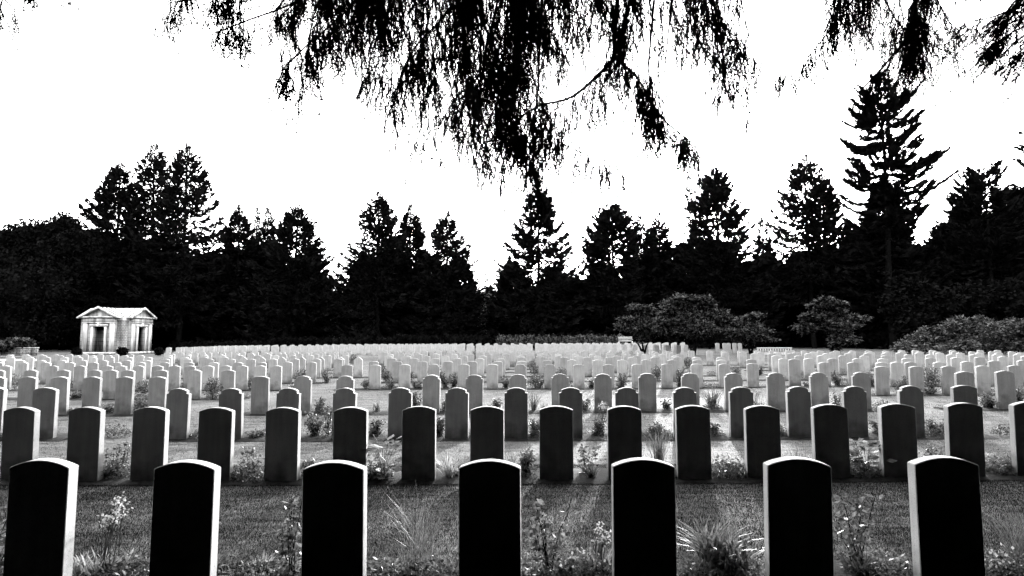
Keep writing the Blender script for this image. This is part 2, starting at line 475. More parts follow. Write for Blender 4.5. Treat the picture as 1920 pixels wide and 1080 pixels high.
# ------------------------------------------------------------------ grass blades on the lawn near the camera
rng = np.random.default_rng(7)
def blade_field(n, y0, y1, h0, h1, w):
    y = np.sqrt(rng.random(n) * (y1 ** 2 - y0 ** 2) + y0 ** 2)
    x = (rng.random(n) * 2 - 1) * (y * .86 + .3)
    keep = np.ones(n, bool)
    for ri in range(5):
        Z = ROWS[ri][1]
        inb = (y > Z - .12) & (y < Z + (.55 if ri < 3 else .4) - .06)
        keep &= ~(inb & (rng.random(n) > .03))
    x, y = x[keep], y[keep]; n = len(x)
    z = ground(x, y)
    az = rng.random(n) * 2 * math.pi; lean = rng.random(n) * .9
    d = np.stack([np.cos(az) * np.sin(lean), np.sin(az) * np.sin(lean), np.cos(lean)], 1)
    sd = np.stack([-np.sin(az), np.cos(az), 0 * az], 1)
    L = h0 + (h1 - h0) * rng.random(n) ** 1.5; b = np.stack([x, y, z - .003], 1)
    W = w * (.7 + .6 * rng.random(n))
    return np.stack([b - sd * W[:, None] / 2, b + sd * W[:, None] / 2, b + d * L[:, None]], 1)
g = Geo()
g.tris(blade_field(620000, 3.9, 7.8, .012, .030, .0032))
g.tris(blade_field(90000, 7.4, 14.5, .012, .028, .005))
g.tris(blade_field(30000, 14, 27, .012, .03, .010))
tag(g.build('grass', M['blade']), 'short mown grass between the headstone rows', 'grass', kind='stuff')

# ------------------------------------------------------------------ small plants in the beds
def plant_parts(kind, h, r, rng):
    """returns {part: (Geo, material)}"""
    stems, leaves, flowers = Geo(), Geo(), Geo()
    mat = M['leaf_plant']
    def leaf_set(base, n_per, size, spread=1.0, droop=.2, w=.55):
        n = len(base)
        d = rand_dirs(rng, n); d[:, 2] = d[:, 2] * .6 + .15 - droop; d = unit(d)
        sd = unit(np.cross(d, rand_dirs(rng, n)))
        L = size * (.6 + .7 * rng.random(n))
        leaves.quads(blades(base, d, sd, L, L * w))
    if kind in ('rose', 'leafy'):
        ns = 6 if kind == 'rose' else 14
        for i in range(ns):
            az = rng.random() * 6.28; le = h * (.6 + .45 * rng.random()); sp = r * (.4 + .8 * rng.random())
            t = np.linspace(0, 1, 6)[:, None]
            p = np.array([0, 0, 0]) + t * np.array([math.cos(az) * sp, math.sin(az) * sp, le]) + (rng.random((6, 3)) - .5) * .03 * h * 2
            p[0] = (rng.normal() * .03, rng.normal() * .03, 0)
            stems.tube(p, np.linspace(.005, .0022, 6), 4)
            nl = int((34 if kind == 'rose' else 60) * max(.6, h / .4))
            q = rng.random(nl) ** .7
            q = rng.random(nl); idx = q * 5; i0 = np.clip(idx.astype(int), 0, 4); fr = (idx - i0)[:, None]
            b = p[i0] * (1 - fr) + p[i0 + 1] * fr + rng.normal(size=(nl, 3)) * np.array([1, 1, .6]) * (.014 + .03 * (1 - q[:, None]))
            leaf_set(b, 1, .055 if kind == 'rose' else .045)
    elif kind == 'hosta':
        n = 70
        b = np.stack([rng.normal(size=n) * r * .45, rng.normal(size=n) * r * .45, h * rng.random(n) ** .7 * .85], 1)
        az = np.arctan2(b[:, 1], b[:, 0]); el = .3 + .5 * (b[:, 2] / h) - .4
        d = np.stack([np.cos(az) * np.cos(el), np.sin(az) * np.cos(el), np.sin(el)], 1)
        sd = unit(np.cross(d, np.array([0, 0, 1.0])) + rng.normal(size=(n, 3)) * .4)
        L = .10 + .06 * rng.random(n); leaves.quads(blades(b, d, sd, L, L * .75))
        for k in range(18):
            j = rng.integers(n); stems.tube([(0, 0, 0), b[j] * np.array([.5, .5, .6]), b[j]], .003, 3)
    elif kind in ('tuft', 'spiky', 'fine'):
        n = {'tuft': 60 if r < .2 else 95, 'spiky': 80, 'fine': 130}[kind]
        w = {'tuft': .012 if r < .2 else .019, 'spiky': .009, 'fine': .003}[kind]
        az = rng.random(n) * 6.283; L = h * (.75 + .6 * rng.random(n)); lean = (.25 + .75 * rng.random(n)) * (.9 if kind != 'spiky' else .75)
        k = 5; t = np.linspace(0, 1, k)
        P = []
        ang = lean[:, None] * (.15 + (1.5 if kind != 'spiky' else .8) * t[None])
        ds = L[:, None] / (k - 1)
        rr = np.concatenate([np.zeros((n, 1)), np.cumsum(np.sin(ang[:, 1:]) * ds, 1)], 1); zz = np.concatenate([np.zeros((n, 1)), np.cumsum(np.cos(ang[:, 1:]) * ds, 1)], 1)
        c = np.stack([np.cos(az), np.sin(az)], 1); b0 = rng.normal(size=(n, 2)) * r * .18
        ctr = np.stack([b0[:, :1] + c[:, :1] * rr, b0[:, 1:] + c[:, 1:] * rr, zz], -1)
        sdv = np.stack([-c[:, 1], c[:, 0], 0 * az], 1)[:, None]
        ww = w * np.array([.7, 1, .95, .7, .12])[None, :, None] / 2
        A, B = ctr - sdv * ww, ctr + sdv * ww
        leaves.quads(np.stack([A[:, :-1], B[:, :-1], B[:, 1:], A[:, 1:]], 2).reshape(-1, 4, 3))
        if kind == 'tuft': mat = M['leaf_light'] if rng.random() < .4 and r < .2 else mat
    elif kind == 'stems':
        n = 13
        for i in range(n):
            az = rng.random() * 6.28; b0 = rng.normal(size=2) * r * .35; le = h * (.75 + .3 * rng.random()); sw = .16 * le
            t = np.linspace(0, 1, 6)
            p = np.stack([b0[0] + (.35 + .65 * abs(math.cos(az))) * sw * t ** 2, b0[1] + math.sin(az) * sw * t ** 2, le * (t - .05 * t ** 4)], 1)
            stems.tube(p, .0028, 4)
            m = 11
            hb = p[-1] + rng.normal(size=(m, 3)) * .016
            d = rand_dirs(rng, m); d[:, 2] -= .3; flowers.quads(blades(hb, unit(d), unit(np.cross(d, rand_dirs(rng, m))), .022, .014))
        n = 60
        b = np.stack([rng.normal(size=n) * r * .5, rng.normal(size=n) * r * .5, rng.random(n) * .04], 1)
        az = rng.random(n) * 6.28; d = unit(np.stack([np.cos(az) * .6, np.sin(az) * .6, .3 + rng.random(n)], 1))
        L = .06 + .1 * rng.random(n); leaves.quads(blades(b, d, unit(np.cross(d, rand_dirs(rng, n))), L, .014))
        mat = M['leaf_light']
    elif kind in ('low', 'flowery'):
        n = int(520 * r / .15)
        az = rng.random(n) * 6.283; rad = np.sqrt(rng.random(n)) * r
        b = np.stack([np.cos(az) * rad * 1.5, np.sin(az) * rad, h * rng.random(n) * (1 - (rad / r) ** 2 * .7)], 1)
        leaf_set(b, 1, .035, droop=-.2)
        if kind == 'flowery':
            k = 70; f = b[:k] + np.array([0, 0, .03]); d = unit(rand_dirs(rng, k) + np.array([0, 0, 1])); flowers.quads(blades(f, d, unit(np.cross(d, rand_dirs(rng, k))), .024, .02))
    elif kind == 'shrub':
        n = int(900 * (h / .5))
        c = rng.normal(size=(n, 3)); c = unit(c) * (rng.random((n, 1)) ** .4)
        bump = 1 + .25 * np.sin(c[:, 0] * 5 + rng.random() * 6) * np.cos(c[:, 2] * 6)
        b = np.stack([c[:, 0] * r * bump, c[:, 1] * r * bump, h * .52 + c[:, 2] * h * .52 * bump], 1)
        leaf_set(b, 1, .05)
        for i in range(7):
            az = i; stems.tube([(0, 0, 0), (math.cos(az) * r * .3, math.sin(az) * r * .3, h * .5), (math.cos(az) * r * .6, math.sin(az) * r * .6, h * .95)], .005, 3)
    return {'stems': (stems, M['leaf_plant'] if kind == 'stems' else M['bark']), 'leaves': (leaves, mat), 'blossom': (flowers, M['petal'])}

PDESC = {'rose': ('leggy rose bush', 'rose bush'), 'leafy': ('bushy leafy perennial', 'plant'), 'hosta': ('big-leaved dark clump', 'plant'), 'tuft': ('arching strap-leaved clump', 'plant'),
         'spiky': ('fan of spiky leaves', 'plant'), 'fine': ('wispy fine-stemmed tuft', 'plant'), 'stems': ('tall thin flower stems', 'flowers'), 'low': ('low leafy cushion', 'plant'),
         'flowery': ('low cushion of pale flowers', 'flowers'), 'shrub': ('dense dark little shrub', 'shrub')}
used = set()
def plant(kind, ri, u, h, r, dz=.12, seed=None):
    Z = ROWS[ri][1] + dz
    X = at(u, 700, Z)[0]
    rng = np.random.default_rng(int(u * 7 + ri * 131))
    xs = row_x[ri]
    left = [k for x, k in xs if x <= X]; right = [k for x, k in xs if x > X]
    rn = ROWS[ri][0]
    if left and right: where = 'between the %s and %s stones of the %s row' % (ordw(left[-1]), ordw(right[0]), rn)
    elif left: where = 'beyond the last stone of the %s row' % rn
    else: where = 'before the first stone of the %s row' % rn
    lab = PDESC[kind][0] + ' ' + where
    if lab in used: lab = 'smaller ' + lab
    if lab in used: lab = lab.replace('smaller', 'second small')
    used.add(lab)
    name = {'rose bush': 'rose_bush', 'plant': 'bedding_plant', 'flowers': 'flower_clump', 'shrub': 'small_shrub'}[PDESC[kind][1]]
    o = empty(name, (X, Z, gz(X, Z) + .015))
    tag(o, lab, PDESC[kind][1], 'plants in the headstone beds')
    for pn, (gg, mt) in plant_parts(kind, h, r, rng).items():
        if gg.n: gg.build(pn, mt, o)

PL = [  # kind, row, x, height, radius, offset behind the stones
 ('rose',0,14,.5,.16,.2), ('stems',0,208,.50,.13,.35), ('tuft',0,170,.13,.12,.3), ('low',0,262,.12,.16,.35), ('low',0,455,.1,.2,.3), ('rose',0,557,.50,.07,.3), ('tuft',0,505,.1,.14,.42),
 ('fine',0,790,.46,.28,.45), ('low',0,725,.12,.16,.3), ('low',0,812,.13,.15,.3), ('rose',0,1030,.52,.12,.3), ('flowery',0,1095,.16,.12,.3), ('low',0,1010,.1,.12,.2), ('stems',0,1118,.28,.1,.4),
 ('tuft',0,1330,.34,.2,.35), ('low',0,1295,.13,.14,.2), ('tuft',0,1372,.3,.14,.3), ('rose',0,1592,.48,.12,.35), ('low',0,1650,.12,.18,.3), ('tuft',0,1600,.14,.14,.25), ('fine',0,1895,.42,.2,.45), ('flowery',0,1862,.16,.12,.3), ('low',0,1910,.14,.12,.2),
 ('rose',1,232,.36,.14,.15), ('tuft',1,212,.2,.12,.1), ('low',1,110,.1,.12,.1), ('rose',1,478,.33,.14,.2), ('low',1,462,.16,.14,.1), ('leafy',1,592,.2,.1,.2), ('hosta',1,722,.48,.17,.15), ('low',1,705,.2,.14,.1), ('tuft',1,843,.26,.12,.1),
 ('fine',1,958,.3,.12,.2), ('leafy',1,985,.3,.09,.15), ('rose',1,1098,.36,.13,.25), ('tuft',1,1106,.17,.13,.05), ('spiky',1,1233,.42,.14,.3), ('flowery',1,1352,.24,.12,.2), ('low',1,1375,.2,.1,.1),
 ('fine',1,1490,.32,.14,.3), ('low',1,1500,.12,.1,.1), ('hosta',1,1616,.42,.16,.15), ('low',1,1600,.2,.14,.1), ('rose',1,1748,.3,.12,.3), ('low',1,1862,.28,.14,.15), ('fine',1,1880,.2,.14,.15),
 ('low',2,40,.15,.2,.1), ('low',2,215,.2,.2,.3), ('leafy',2,592,.4,.14,.2), ('rose',2,617,.48,.08,.2), ('leafy',2,707,.28,.1,.2), ('leafy',2,826,.34,.08,.2), ('leafy',2,1003,.3,.1,.15), ('stems',2,1120,.55,.16,.3), ('leafy',2,1122,.3,.12,.2),
 ('leafy',2,1228,.22,.14,.2), ('leafy',2,1334,.2,.08,.2), ('flowery',2,1462,.18,.1,.2), ('low',2,1548,.2,.1,.2), ('leafy',2,1645,.3,.13,.2), ('leafy',2,1752,.22,.18,.2), ('low',2,1880,.18,.16,.2),
 ('low',3,84,.2,.2,.1), ('leafy',3,210,.22,.16,.2), ('shrub',3,268,.35,.2,.3), ('leafy',3,600,.3,.1,.2), ('tuft',3,708,.2,.14,.2), ('leafy',3,782,.42,.12,.3), ('leafy',3,838,.3,.1,.2), ('leafy',3,933,.3,.1,.2), ('tuft',3,1000,.38,.16,.2),
 ('leafy',3,1095,.26,.16,.2), ('low',3,1170,.25,.14,.2), ('leafy',3,1250,.22,.12,.2), ('tuft',3,1334,.44,.22,.3), ('stems',3,1414,.42,.12,.3), ('low',3,1495,.2,.16,.2), ('rose',3,1566,.36,.12,.3), ('low',3,1655,.2,.16,.2), ('leafy',3,1846,.34,.16,.2), ('leafy',3,1908,.45,.12,.3),
 ('shrub',4,88,.3,.3,.3), ('shrub',4,148,.22,.2,.2), ('shrub',4,270,.5,.22,.4), ('shrub',4,400,.62,.22,-.1), ('low',4,452,.2,.2,.2), ('leafy',4,1684,.35,.18,.2), ('leafy',4,1690,.5,.2,.3), ('shrub',4,1745,.78,.24,.2), ('low',4,1866,.3,.2,.2),
 ('shrub',5,30,.5,.5,.6), ('shrub',5,130,.3,.2,.2), ('shrub',5,473,.4,.18,.2), ('shrub',5,556,.22,.25,.2), ('shrub',5,688,.3,.18,.2), ('leafy',5,733,.35,.2,.2), ('leafy',5,780,.3,.22,.2), ('leafy',5,836,.55,.2,.2), ('leafy',5,850,.5,.18,.3), ('leafy',5,948,.4,.16,.2), ('shrub',5,1003,.45,.3,.1), ('leafy',5,1012,.5,.24,.3),
 ('low',5,1058,.3,.2,.2), ('leafy',5,1110,.34,.18,.2), ('leafy',5,1166,.5,.2,.2), ('leafy',5,1218,.3,.16,.2), ('leafy',5,1273,.62,.16,.2), ('low',5,1330,.18,.3,.2), ('leafy',5,1570,.52,.22,.2), ('low',5,1582,.3,.2,.2), ('leafy',5,1632,.5,.22,.2),
 ('shrub',6,565,.5,.26,.2), ('leafy',6,614,.55,.24,.1), ('shrub',6,724,.45,.2,.2), ('shrub',6,768,.4,.2,.2), ('leafy',6,823,.35,.2,.2), ('shrub',6,1053,.5,.24,.2), ('shrub',6,1232,.55,.22,.2), ('leafy',6,1286,.5,.2,.2), ('shrub',6,1380,.52,.2,.1), ('low',6,1490,.25,.3,.2),
 ('shrub',7,655,.5,.24,.4), ('shrub',7,716,.5,.24,.2), ('shrub',7,1003,.45,.26,.2), ('leafy',7,1425,.4,.18,.2), ('low',7,1345,.3,.3,.3), ('shrub',7,1680,.4,.2,.2),
 ('shrub',8,1008,.4,.3,.2), ('shrub',8,720,.5,.2,.2), ('shrub',9,1000,.45,.3,.2), ('shrub',9,1290,.6,.3,.2), ('shrub',10,1300,.4,.3,.2), ('shrub',11,662,.7,.3,.2), ('shrub',12,980,.6,.3,.2), ('shrub',12,1010,.6,.3,.2), ('shrub',12,800,.75,.25,.2), ('shrub',12,890,.8,.2,.2), ('shrub',12,1070,.7,.2,.2),
]
for p in PL: plant(*p)
pr = random.Random(9)
for ri in range(1, 6):
    us = sorted(x[1] for x in stones if x[0] == ri and -20 < x[1] < 1940)
    for a_, b_ in zip(us, us[1:]):
        if b_ - a_ > 1150 / ROWS[ri][1] * 1.5: continue
        if pr.random() < (.75 if ri < 4 else .5):
            plant(pr.choice(['low', 'low', 'leafy', 'tuft']), ri, (a_ + b_) / 2 + pr.uniform(-.12, .12) * (b_ - a_), pr.uniform(.1, .2), pr.uniform(.13, .22), pr.uniform(.08, .22))

# low ground cover in the front bed
g = Geo(); rng = np.random.default_rng(11)
n = 9000
x = (rng.random(n) * 2 - 1) * 3.9; y = ROWS[0][1] + .16 + rng.random(n) * .42
dens = np.sin(x * 2.3) * .3 + np.sin(x * 5.1 + 1) * .3 + .35 * rng.random(n)
keep = dens > -.02; x, y = x[keep], y[keep]; n = len(x)
z = ground(x, y) + .02 + rng.random(n) * .055
d = rand_dirs(rng, n); d[:, 2] = abs(d[:, 2]) * .7 + .1; d = unit(d)
L = .02 + .035 * rng.random(n)
g.quads(blades(np.stack([x, y, z], 1), d, unit(np.cross(d, rand_dirs(rng, n))), L, L * .4))
tag(g.build('ground_cover', M['leaf_plant']), 'low creeping leaves covering the soil of the front bed', 'ground cover', kind='stuff')

# ------------------------------------------------------------------ conifers round the field
def conifer(name, X, Y, H, R, seed, style='spruce', clear=.08, dens=1.0, mat=None):
    """a trunk with whorls of drooping boughs, each bough carrying short hanging sprays"""
    rng = np.random.default_rng(seed)
    z0 = gz(X, Y)
    root = empty(name, (X, Y, z0))
    tr = Geo()
    k = 9; hh = np.linspace(0, H * .985, k)
    wob = np.cumsum(rng.normal(size=(k, 2)) * H * .003, 0); wob[0] = 0
    tp = np.stack([wob[:, 0], wob[:, 1], hh], 1); tp[0, 2] = -.3
    tr.tube(tp, np.linspace(H * .014, .07, k) , 8)
    cr = Geo()
    hs = []; h = H * .992
    while h > H * clear:
        t = (H - h) / H
        hs.append(h)
        h -= (.15 + .58 * t ** .6) * (1 if style != 'cedar' else 1.75) * (H / 22) ** .5
    Bs, Bd, Bl = [], [], []
    for h in hs:
        t = (H - h) / (H * (1 - clear))
        if style == 'spruce': prof = 1.25 * min(1, 1.35 * t ** .85) * (1 - .25 * max(0, t - .8))
        elif style == 'cedar': prof = .3 + .7 * min(1, t * 2.2) * (1 - .15 * t)
        elif style == 'column': prof = min(1, .35 + 2.4 * t) * (1 - .35 * max(0, t - .6))
        elif style == 'thin': prof = min(1, .25 + t)
        else: prof = min(1, 1.6 * t ** .6)
        nb = rng.integers(5, 8) if t > .06 else rng.integers(3, 5)
        for i in range(nb):
            az = rng.random() * 6.283
            ln = R * prof * (rng.uniform(.72, 1.12) if style != 'cedar' else rng.uniform(.45, 1.05)) + .1
            if style == 'cedar' and rng.random() < .12: continue
            Bs.append(h + rng.normal() * .12); Bd.append(az); Bl.append(ln)
    Bs, Bd, Bl = map(np.array, (Bs, Bd, Bl))
    t = (H - Bs) / H
    if style == 'cedar': el = np.radians(np.interp(t, [0, .1, .5, 1], [30, 4, -5, -10]) + rng.normal(size=len(t)) * 7)
    else: el = np.radians(np.interp(t, [0, .05, .2, .5, 1], [60, 36, 14, -4, -16]) + rng.normal(size=len(t)) * 6)
    wx = np.interp(Bs, hh, wob[:, 0]); wy = np.interp(Bs, hh, wob[:, 1])
    # bough curve: out, sag, tip turned up
    m = 7; s = np.linspace(0, 1, m)
    hr = Bl[:, None] * s * np.cos(el)[:, None]
    vz = Bl[:, None] * (s * np.sin(el)[:, None] - .16 * np.sin(math.pi * s) + .12 * s ** 3)
    P = np.stack([wx[:, None] + hr * np.cos(Bd)[:, None], wy[:, None] + hr * np.sin(Bd)[:, None], Bs[:, None] + vz], -1)
    sd = np.stack([-np.sin(Bd), np.cos(Bd), 0 * Bd], 1)
    up = np.array([0, 0, 1.0])
    w = (.012 + .006 * Bl)[:, None, None] * np.linspace(1, .3, m)[None, :, None]
    for a_ in (sd[:, None], np.broadcast_to(up, sd.shape)[:, None]):
        A, B = P - a_ * w, P + a_ * w
        cr.quads(np.stack([A[:, :-1], B[:, :-1], B[:, 1:], A[:, 1:]], 2).reshape(-1, 4, 3))
    # sprays
    per = np.maximum(16, (Bl * 26 * dens).astype(int))
    idx = np.repeat(np.arange(len(Bl)), per); n = len(idx)
    q = .08 + .92 * rng.random(n) ** .75
    fi = q * (m - 1); i0 = np.clip(fi.astype(int), 0, m - 2); fr = (fi - i0)[:, None]
    base = P[idx, i0] * (1 - fr) + P[idx, i0 + 1] * fr
    out = unit(P[idx, i0 + 1] - P[idx, i0])
    side = sd[idx] * rng.choice([-1, 1], n)[:, None]
    Lb = Bl[idx]
    # width of the fan of twigs at this place of the bough
    fan = (1 - q) * .5 * np.minimum(Lb, 2.4) + .08
    off = side * (rng.random(n) * fan)[:, None]
    base = base + off * .9 + out * (np.abs(rng.random(n)) * fan * .35)[:, None]
    if style in ('spruce', 'column'):
        base[:, 2] -= rng.random(n) ** 2 * .28 * np.minimum(Lb, 3) * .4
        d = unit(out * .8 + side * rng.random((n, 1)) * .8 + up * (rng.random((n, 1)) * .9 - .55))
    elif style == 'cedar':
        d = unit(out * .9 + side * rng.random((n, 1)) * .9 + up * (rng.random((n, 1)) * .5 - .1))
    else:
        d = unit(out * .7 + side * rng.random((n, 1)) * .8 + up * (rng.random((n, 1)) * .8 - .5))
    L = (.25 + .55 * rng.random(n)) * np.clip(Lb / 1.2, .5, 1.1)
    W = L * (.26 + .2 * rng.random(n))
    sv = unit(np.cross(d, rand_dirs(rng, n)))
    cr.quads(blades(base, d, sv, L, W))
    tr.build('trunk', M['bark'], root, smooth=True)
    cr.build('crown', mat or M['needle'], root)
    return root

def tree_at(name, u, vtop, hw, Z, seed, style, label, cat, clear=.08, dens=1.0, mat=None, group='conifers behind the cemetery'):
    """hw: half width in photo pixels"""
    X = at(u, vtop, Z)[0]; zt = at(u, vtop, Z)[2]
    o = conifer(name, X, Z, zt - gz(X, Z), hw / 1150 * Z, seed, style, clear, dens, mat)
    tag(o, label, cat, group)
    return o

T = [
 ('spruce_tree', 222, 306, 76, 80, 'spruce', 'broad spruce behind the stone shelter, shortest of the trio there', .16, .8),
 ('spruce_tree', 292, 270, 66, 82, 'spruce', 'tall spruce in the middle of the trio beside the stone shelter', .16, .7),
 ('spruce_tree', 350, 272, 78, 80, 'spruce', 'tall lacy spruce with an open right side beyond the stone shelter', .16, .7),
 ('spruce_tree', 453, 386, 50, 84, 'spruce', 'pointed spruce next to a needle-thin spire tree', .1, 1.0),
 ('spire_tree', 480, 393, 9, 88, 'thin', 'needle-thin spire of a conifer between two spruces', .1, 1.0),
 ('spruce_tree', 500, 392, 36, 86, 'spruce', 'slim spruce just behind the thin spire tree', .1, 1.0),
 ('spruce_tree', 557, 389, 76, 80, 'spruce', 'wide regular cone of a spruce ending the shelter side clump', .1, 1.0),
 ('spruce_tree', 712, 364, 72, 80, 'spruce', 'spruce with separate drooping tiers, tallest of the middle clump', .1, .75),
 ('spruce_tree', 766, 386, 48, 83, 'spruce', 'dense middle spruce of the middle clump', .1, 1.0),
 ('spruce_tree', 838, 399, 58, 80, 'spruce', 'shorter open spruce at the sunny end of the middle clump', .1, .8),
 ('spruce_tree', 1007, 350, 76, 80, 'spruce', 'lone wide spruce whose tip meets the hanging boughs', .08, 1.0),
 ('fir_tree', 1148, 402, 58, 80, 'column', 'round-shouldered columnar fir beside the pair of ragged trees', .06, 1.0),
 ('fir_tree', 1205, 406, 44, 83, 'spruce', 'ragged fir touching the columnar fir', .06, .9),
 ('fir_tree', 1233, 400, 42, 85, 'spruce', 'small-tipped fir in front of the bright gap of sky', .06, .9),
 ('larch_tree', 1304, 316, 30, 88, 'cedar', 'thin half-bare tree standing against the sun glare', .2, .45),
 ('spruce_tree', 1342, 318, 84, 80, 'spruce', 'dense tall spruce with a blunt spiky tip next to the sun', .08, 1.2),
 ('spire_tree', 1427, 408, 28, 84, 'spruce', 'small narrow spruce standing alone between tall neighbours', .1, 1.3),
 ('fir_tree', 1513, 290, 66, 78, 'spruce', 'twin-stemmed open fir, the taller stem', .28, .75),
 ('fir_tree', 1541, 318, 46, 80, 'spruce', 'twin-stemmed open fir, the shorter stem', .2, .6),
 ('cedar_tree', 1652, 158, 118, 72, 'cedar', 'tallest tree, ragged cedar with long level boughs', .12, 2.0),
 ('spruce_tree', 1655, 335, 70, 76, 'spruce', 'dense dark spruce standing against the ragged cedar', .04, 1.6),
 ('cedar_tree', 1808, 332, 52, 72, 'cedar', 'dark cedar with a thin leader and level tiers', .1, 1.2),
 ('cedar_tree', 1850, 328, 96, 70, 'cedar', 'very wide dense cedar beside the slender-tipped one', .08, 1.5),
 ('spruce_tree', 1893, 350, 82, 74, 'spruce', 'dark spruce shoulder beyond the wide dense cedar', .04, 1.5),
 ('spruce_tree', 1935, 340, 80, 76, 'spruce', 'dark spruce cut by the picture edge under the drooping bough tips', .04, 1.5),
 ('cedar_tree', 1985, 120, 92, 70, 'cedar', 'cedar cut by the picture edge, only its bough tips showing', .08, 1.2),
]
for i, (nm, u, v, hw, Z, st, lab, cl, dn) in enumerate(T):
    tree_at(nm, u, v, hw, Z, 100 + i, st, lab.replace('right side', 'outer side'), nm.split('_')[0], cl, dn * .95)
# lower filler conifers that close the line
FILL = [(60,470,60),(130,440,60),(190,440,60),(255,455,60),(330,470,60),(400,475,44),(440,470,48),(505,460,55),(580,480,50),(690,480,40),(740,470,52),(800,480,52),(860,490,38),(960,500,40),(1040,510,46),(1082,525,36),
        (1130,500,40),(1190,490,44),(1240,470,48),(1290,460,52),(1350,460,62),(1400,500,40),(1450,490,42),(1500,480,48),(1560,470,55),(1610,430,62),(1670,430,66),(1730,470,60),(1780,450,70),(1840,410,80),(1900,400,60),(1770,420,50),(1800,395,50)]
for i, (u, v, hw) in enumerate(FILL):
    tree_at('conifer', u, v, hw, 86 + (i % 3) * 2, 400 + i, 'other', 'dark lower conifer filling the tree line, %s from the stone shelter side' % ordw(i + 1), 'conifer', .0, 1.6)

# ------------------------------------------------------------------ masses of leaves
def leaf_mass(lumps, n, size, rng, flat=.5, aspect=.6, shell=.35):
    """lumps: (x,y,z,rx,ry,rz) ; leaves scattered near the surface of the lumps"""
    lumps = np.array(lumps, float)
    wt = lumps[:, 3] * lumps[:, 5]; wt /= wt.sum()
    idx = rng.choice(len(lumps), n, p=wt)
    c = rand_dirs(rng, n) * (1 - shell * rng.random((n, 1)) ** .8)
    c *= 1 + .12 * np.sin(c[:, :1] * 9 + idx[:, None]) * np.cos(c[:, 2:] * 8)
    b = lumps[idx, :3] + c * lumps[idx, 3:]
    d = rand_dirs(rng, n); d[:, 2] *= flat; d = unit(d + c * .5)
    L = size * (.6 + .8 * rng.random(n))
    return blades(b, d, unit(np.cross(d, rand_dirs(rng, n))), L, L * aspect)

def core(lumps, k=.86):
    """a coarse inner mass of crossing facets that stops light passing through a thicket"""
    out = []
    for (x, y, z, rx, ry, rz) in lumps:
        for a in range(3):
            an = a * math.pi / 3; c, s_ = math.cos(an), math.sin(an)
            ring = [(math.cos(q), math.sin(q)) for q in np.linspace(0, 2 * math.pi, 9)[:-1]]
            P = np.array([(x + p * rx * k * c, y + p * ry * k * s_, z + q * rz * k) for p, q in ring])
            out += [P[[0, 1, 2, 3]], P[[0, 3, 4, 7]], P[[4, 5, 6, 7]]]
    return np.array(out)

# the far wood behind the conifers reads as one mass
rng = np.random.default_rng(21); L_ = []
prof = [(-60,470),(0,455),(60,425),(120,420),(160,440),(220,455),(330,480),(420,500),(520,500),(600,520),(640,560),(700,530),(800,530),(880,540),(930,560),(1000,540),(1060,540),(1090,548),(1150,540),(1250,520),(1350,520),(1450,505),(1600,480),(1740,470),(1800,470),(1900,430),(2000,420)]
for u in range(-80, 2010, 16):
    v = np.interp(u, [p[0] for p in prof], [p[1] for p in prof])
    Z = 93 + rng.random() * 6
    zt = at(u, v, Z)[2] + rng.normal() * .5
    X = at(u, v, Z)[0]
    z = zt - 2
    while z > -1:
        L_.append((X + rng.normal() * .6, Z, z, 2.0 + rng.random(), 2.2, 2.2 + rng.random()))
        z -= 2.6
for sx in (-1, 1):                       # the wood turns the corners and runs back along both sides
    for y in np.arange(-4, 92, 3.6):
        for z in (1.5, 4.6, 7.6, 10.2):
            L_.append((sx * (max(74, y * .86 + 6)) + rng.normal(), y, z + rng.normal() * .5, 2.6, 2.8, 2.6))
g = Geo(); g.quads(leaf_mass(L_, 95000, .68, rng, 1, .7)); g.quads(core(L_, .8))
tag(g.build('woods', M['leaf_dark']), 'dark wood closing the view behind the conifers', 'wood', kind='stuff')

# a second, unseen wood behind the camera, shaped to darken the stone fronts
L_ = []
for x in np.arange(-105, 106, 4.2):
    y = -5.5 - abs(x) * .02 + rng.normal() * .6
    for z in (2.5, 6.5, 10.5, 14.5, 18.5, 22.5, 26.5):
        L_.append((x + rng.normal(), y - .1 * z, z + rng.normal() * .5, 3.2 - z * .05, 2.6, 3.4))
for x in np.arange(-40, 41, 3.4):  # extra row added to plug gaps where sky light came through
    for z in (1.6, 4.4, 7.4, 10.6, 14.0, 17.5, 21):
        L_.append((x + 1.7, -11 + rng.normal() * .3, z, 2.6, 2.2, 2.6))
for sx in (-1, 1):  # side rows added out of view to block sky light from both sides
    for y in np.arange(-6, 3.6, 2.6):
        for z in (2.0, 5.5, 9, 12.5, 16, 19.5):
            L_.append((sx * (13.5 + .12 * z) + rng.normal() * .4, y, z + rng.normal() * .4, 2.2, 2.2, 2.7))
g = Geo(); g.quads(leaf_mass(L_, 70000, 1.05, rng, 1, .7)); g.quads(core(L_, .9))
tag(g.build('unseen_shade_woods', M['leaf_dark']), 'unseen dense evergreen wood added behind the nearest row to shade the stones', 'wood', kind='stuff')

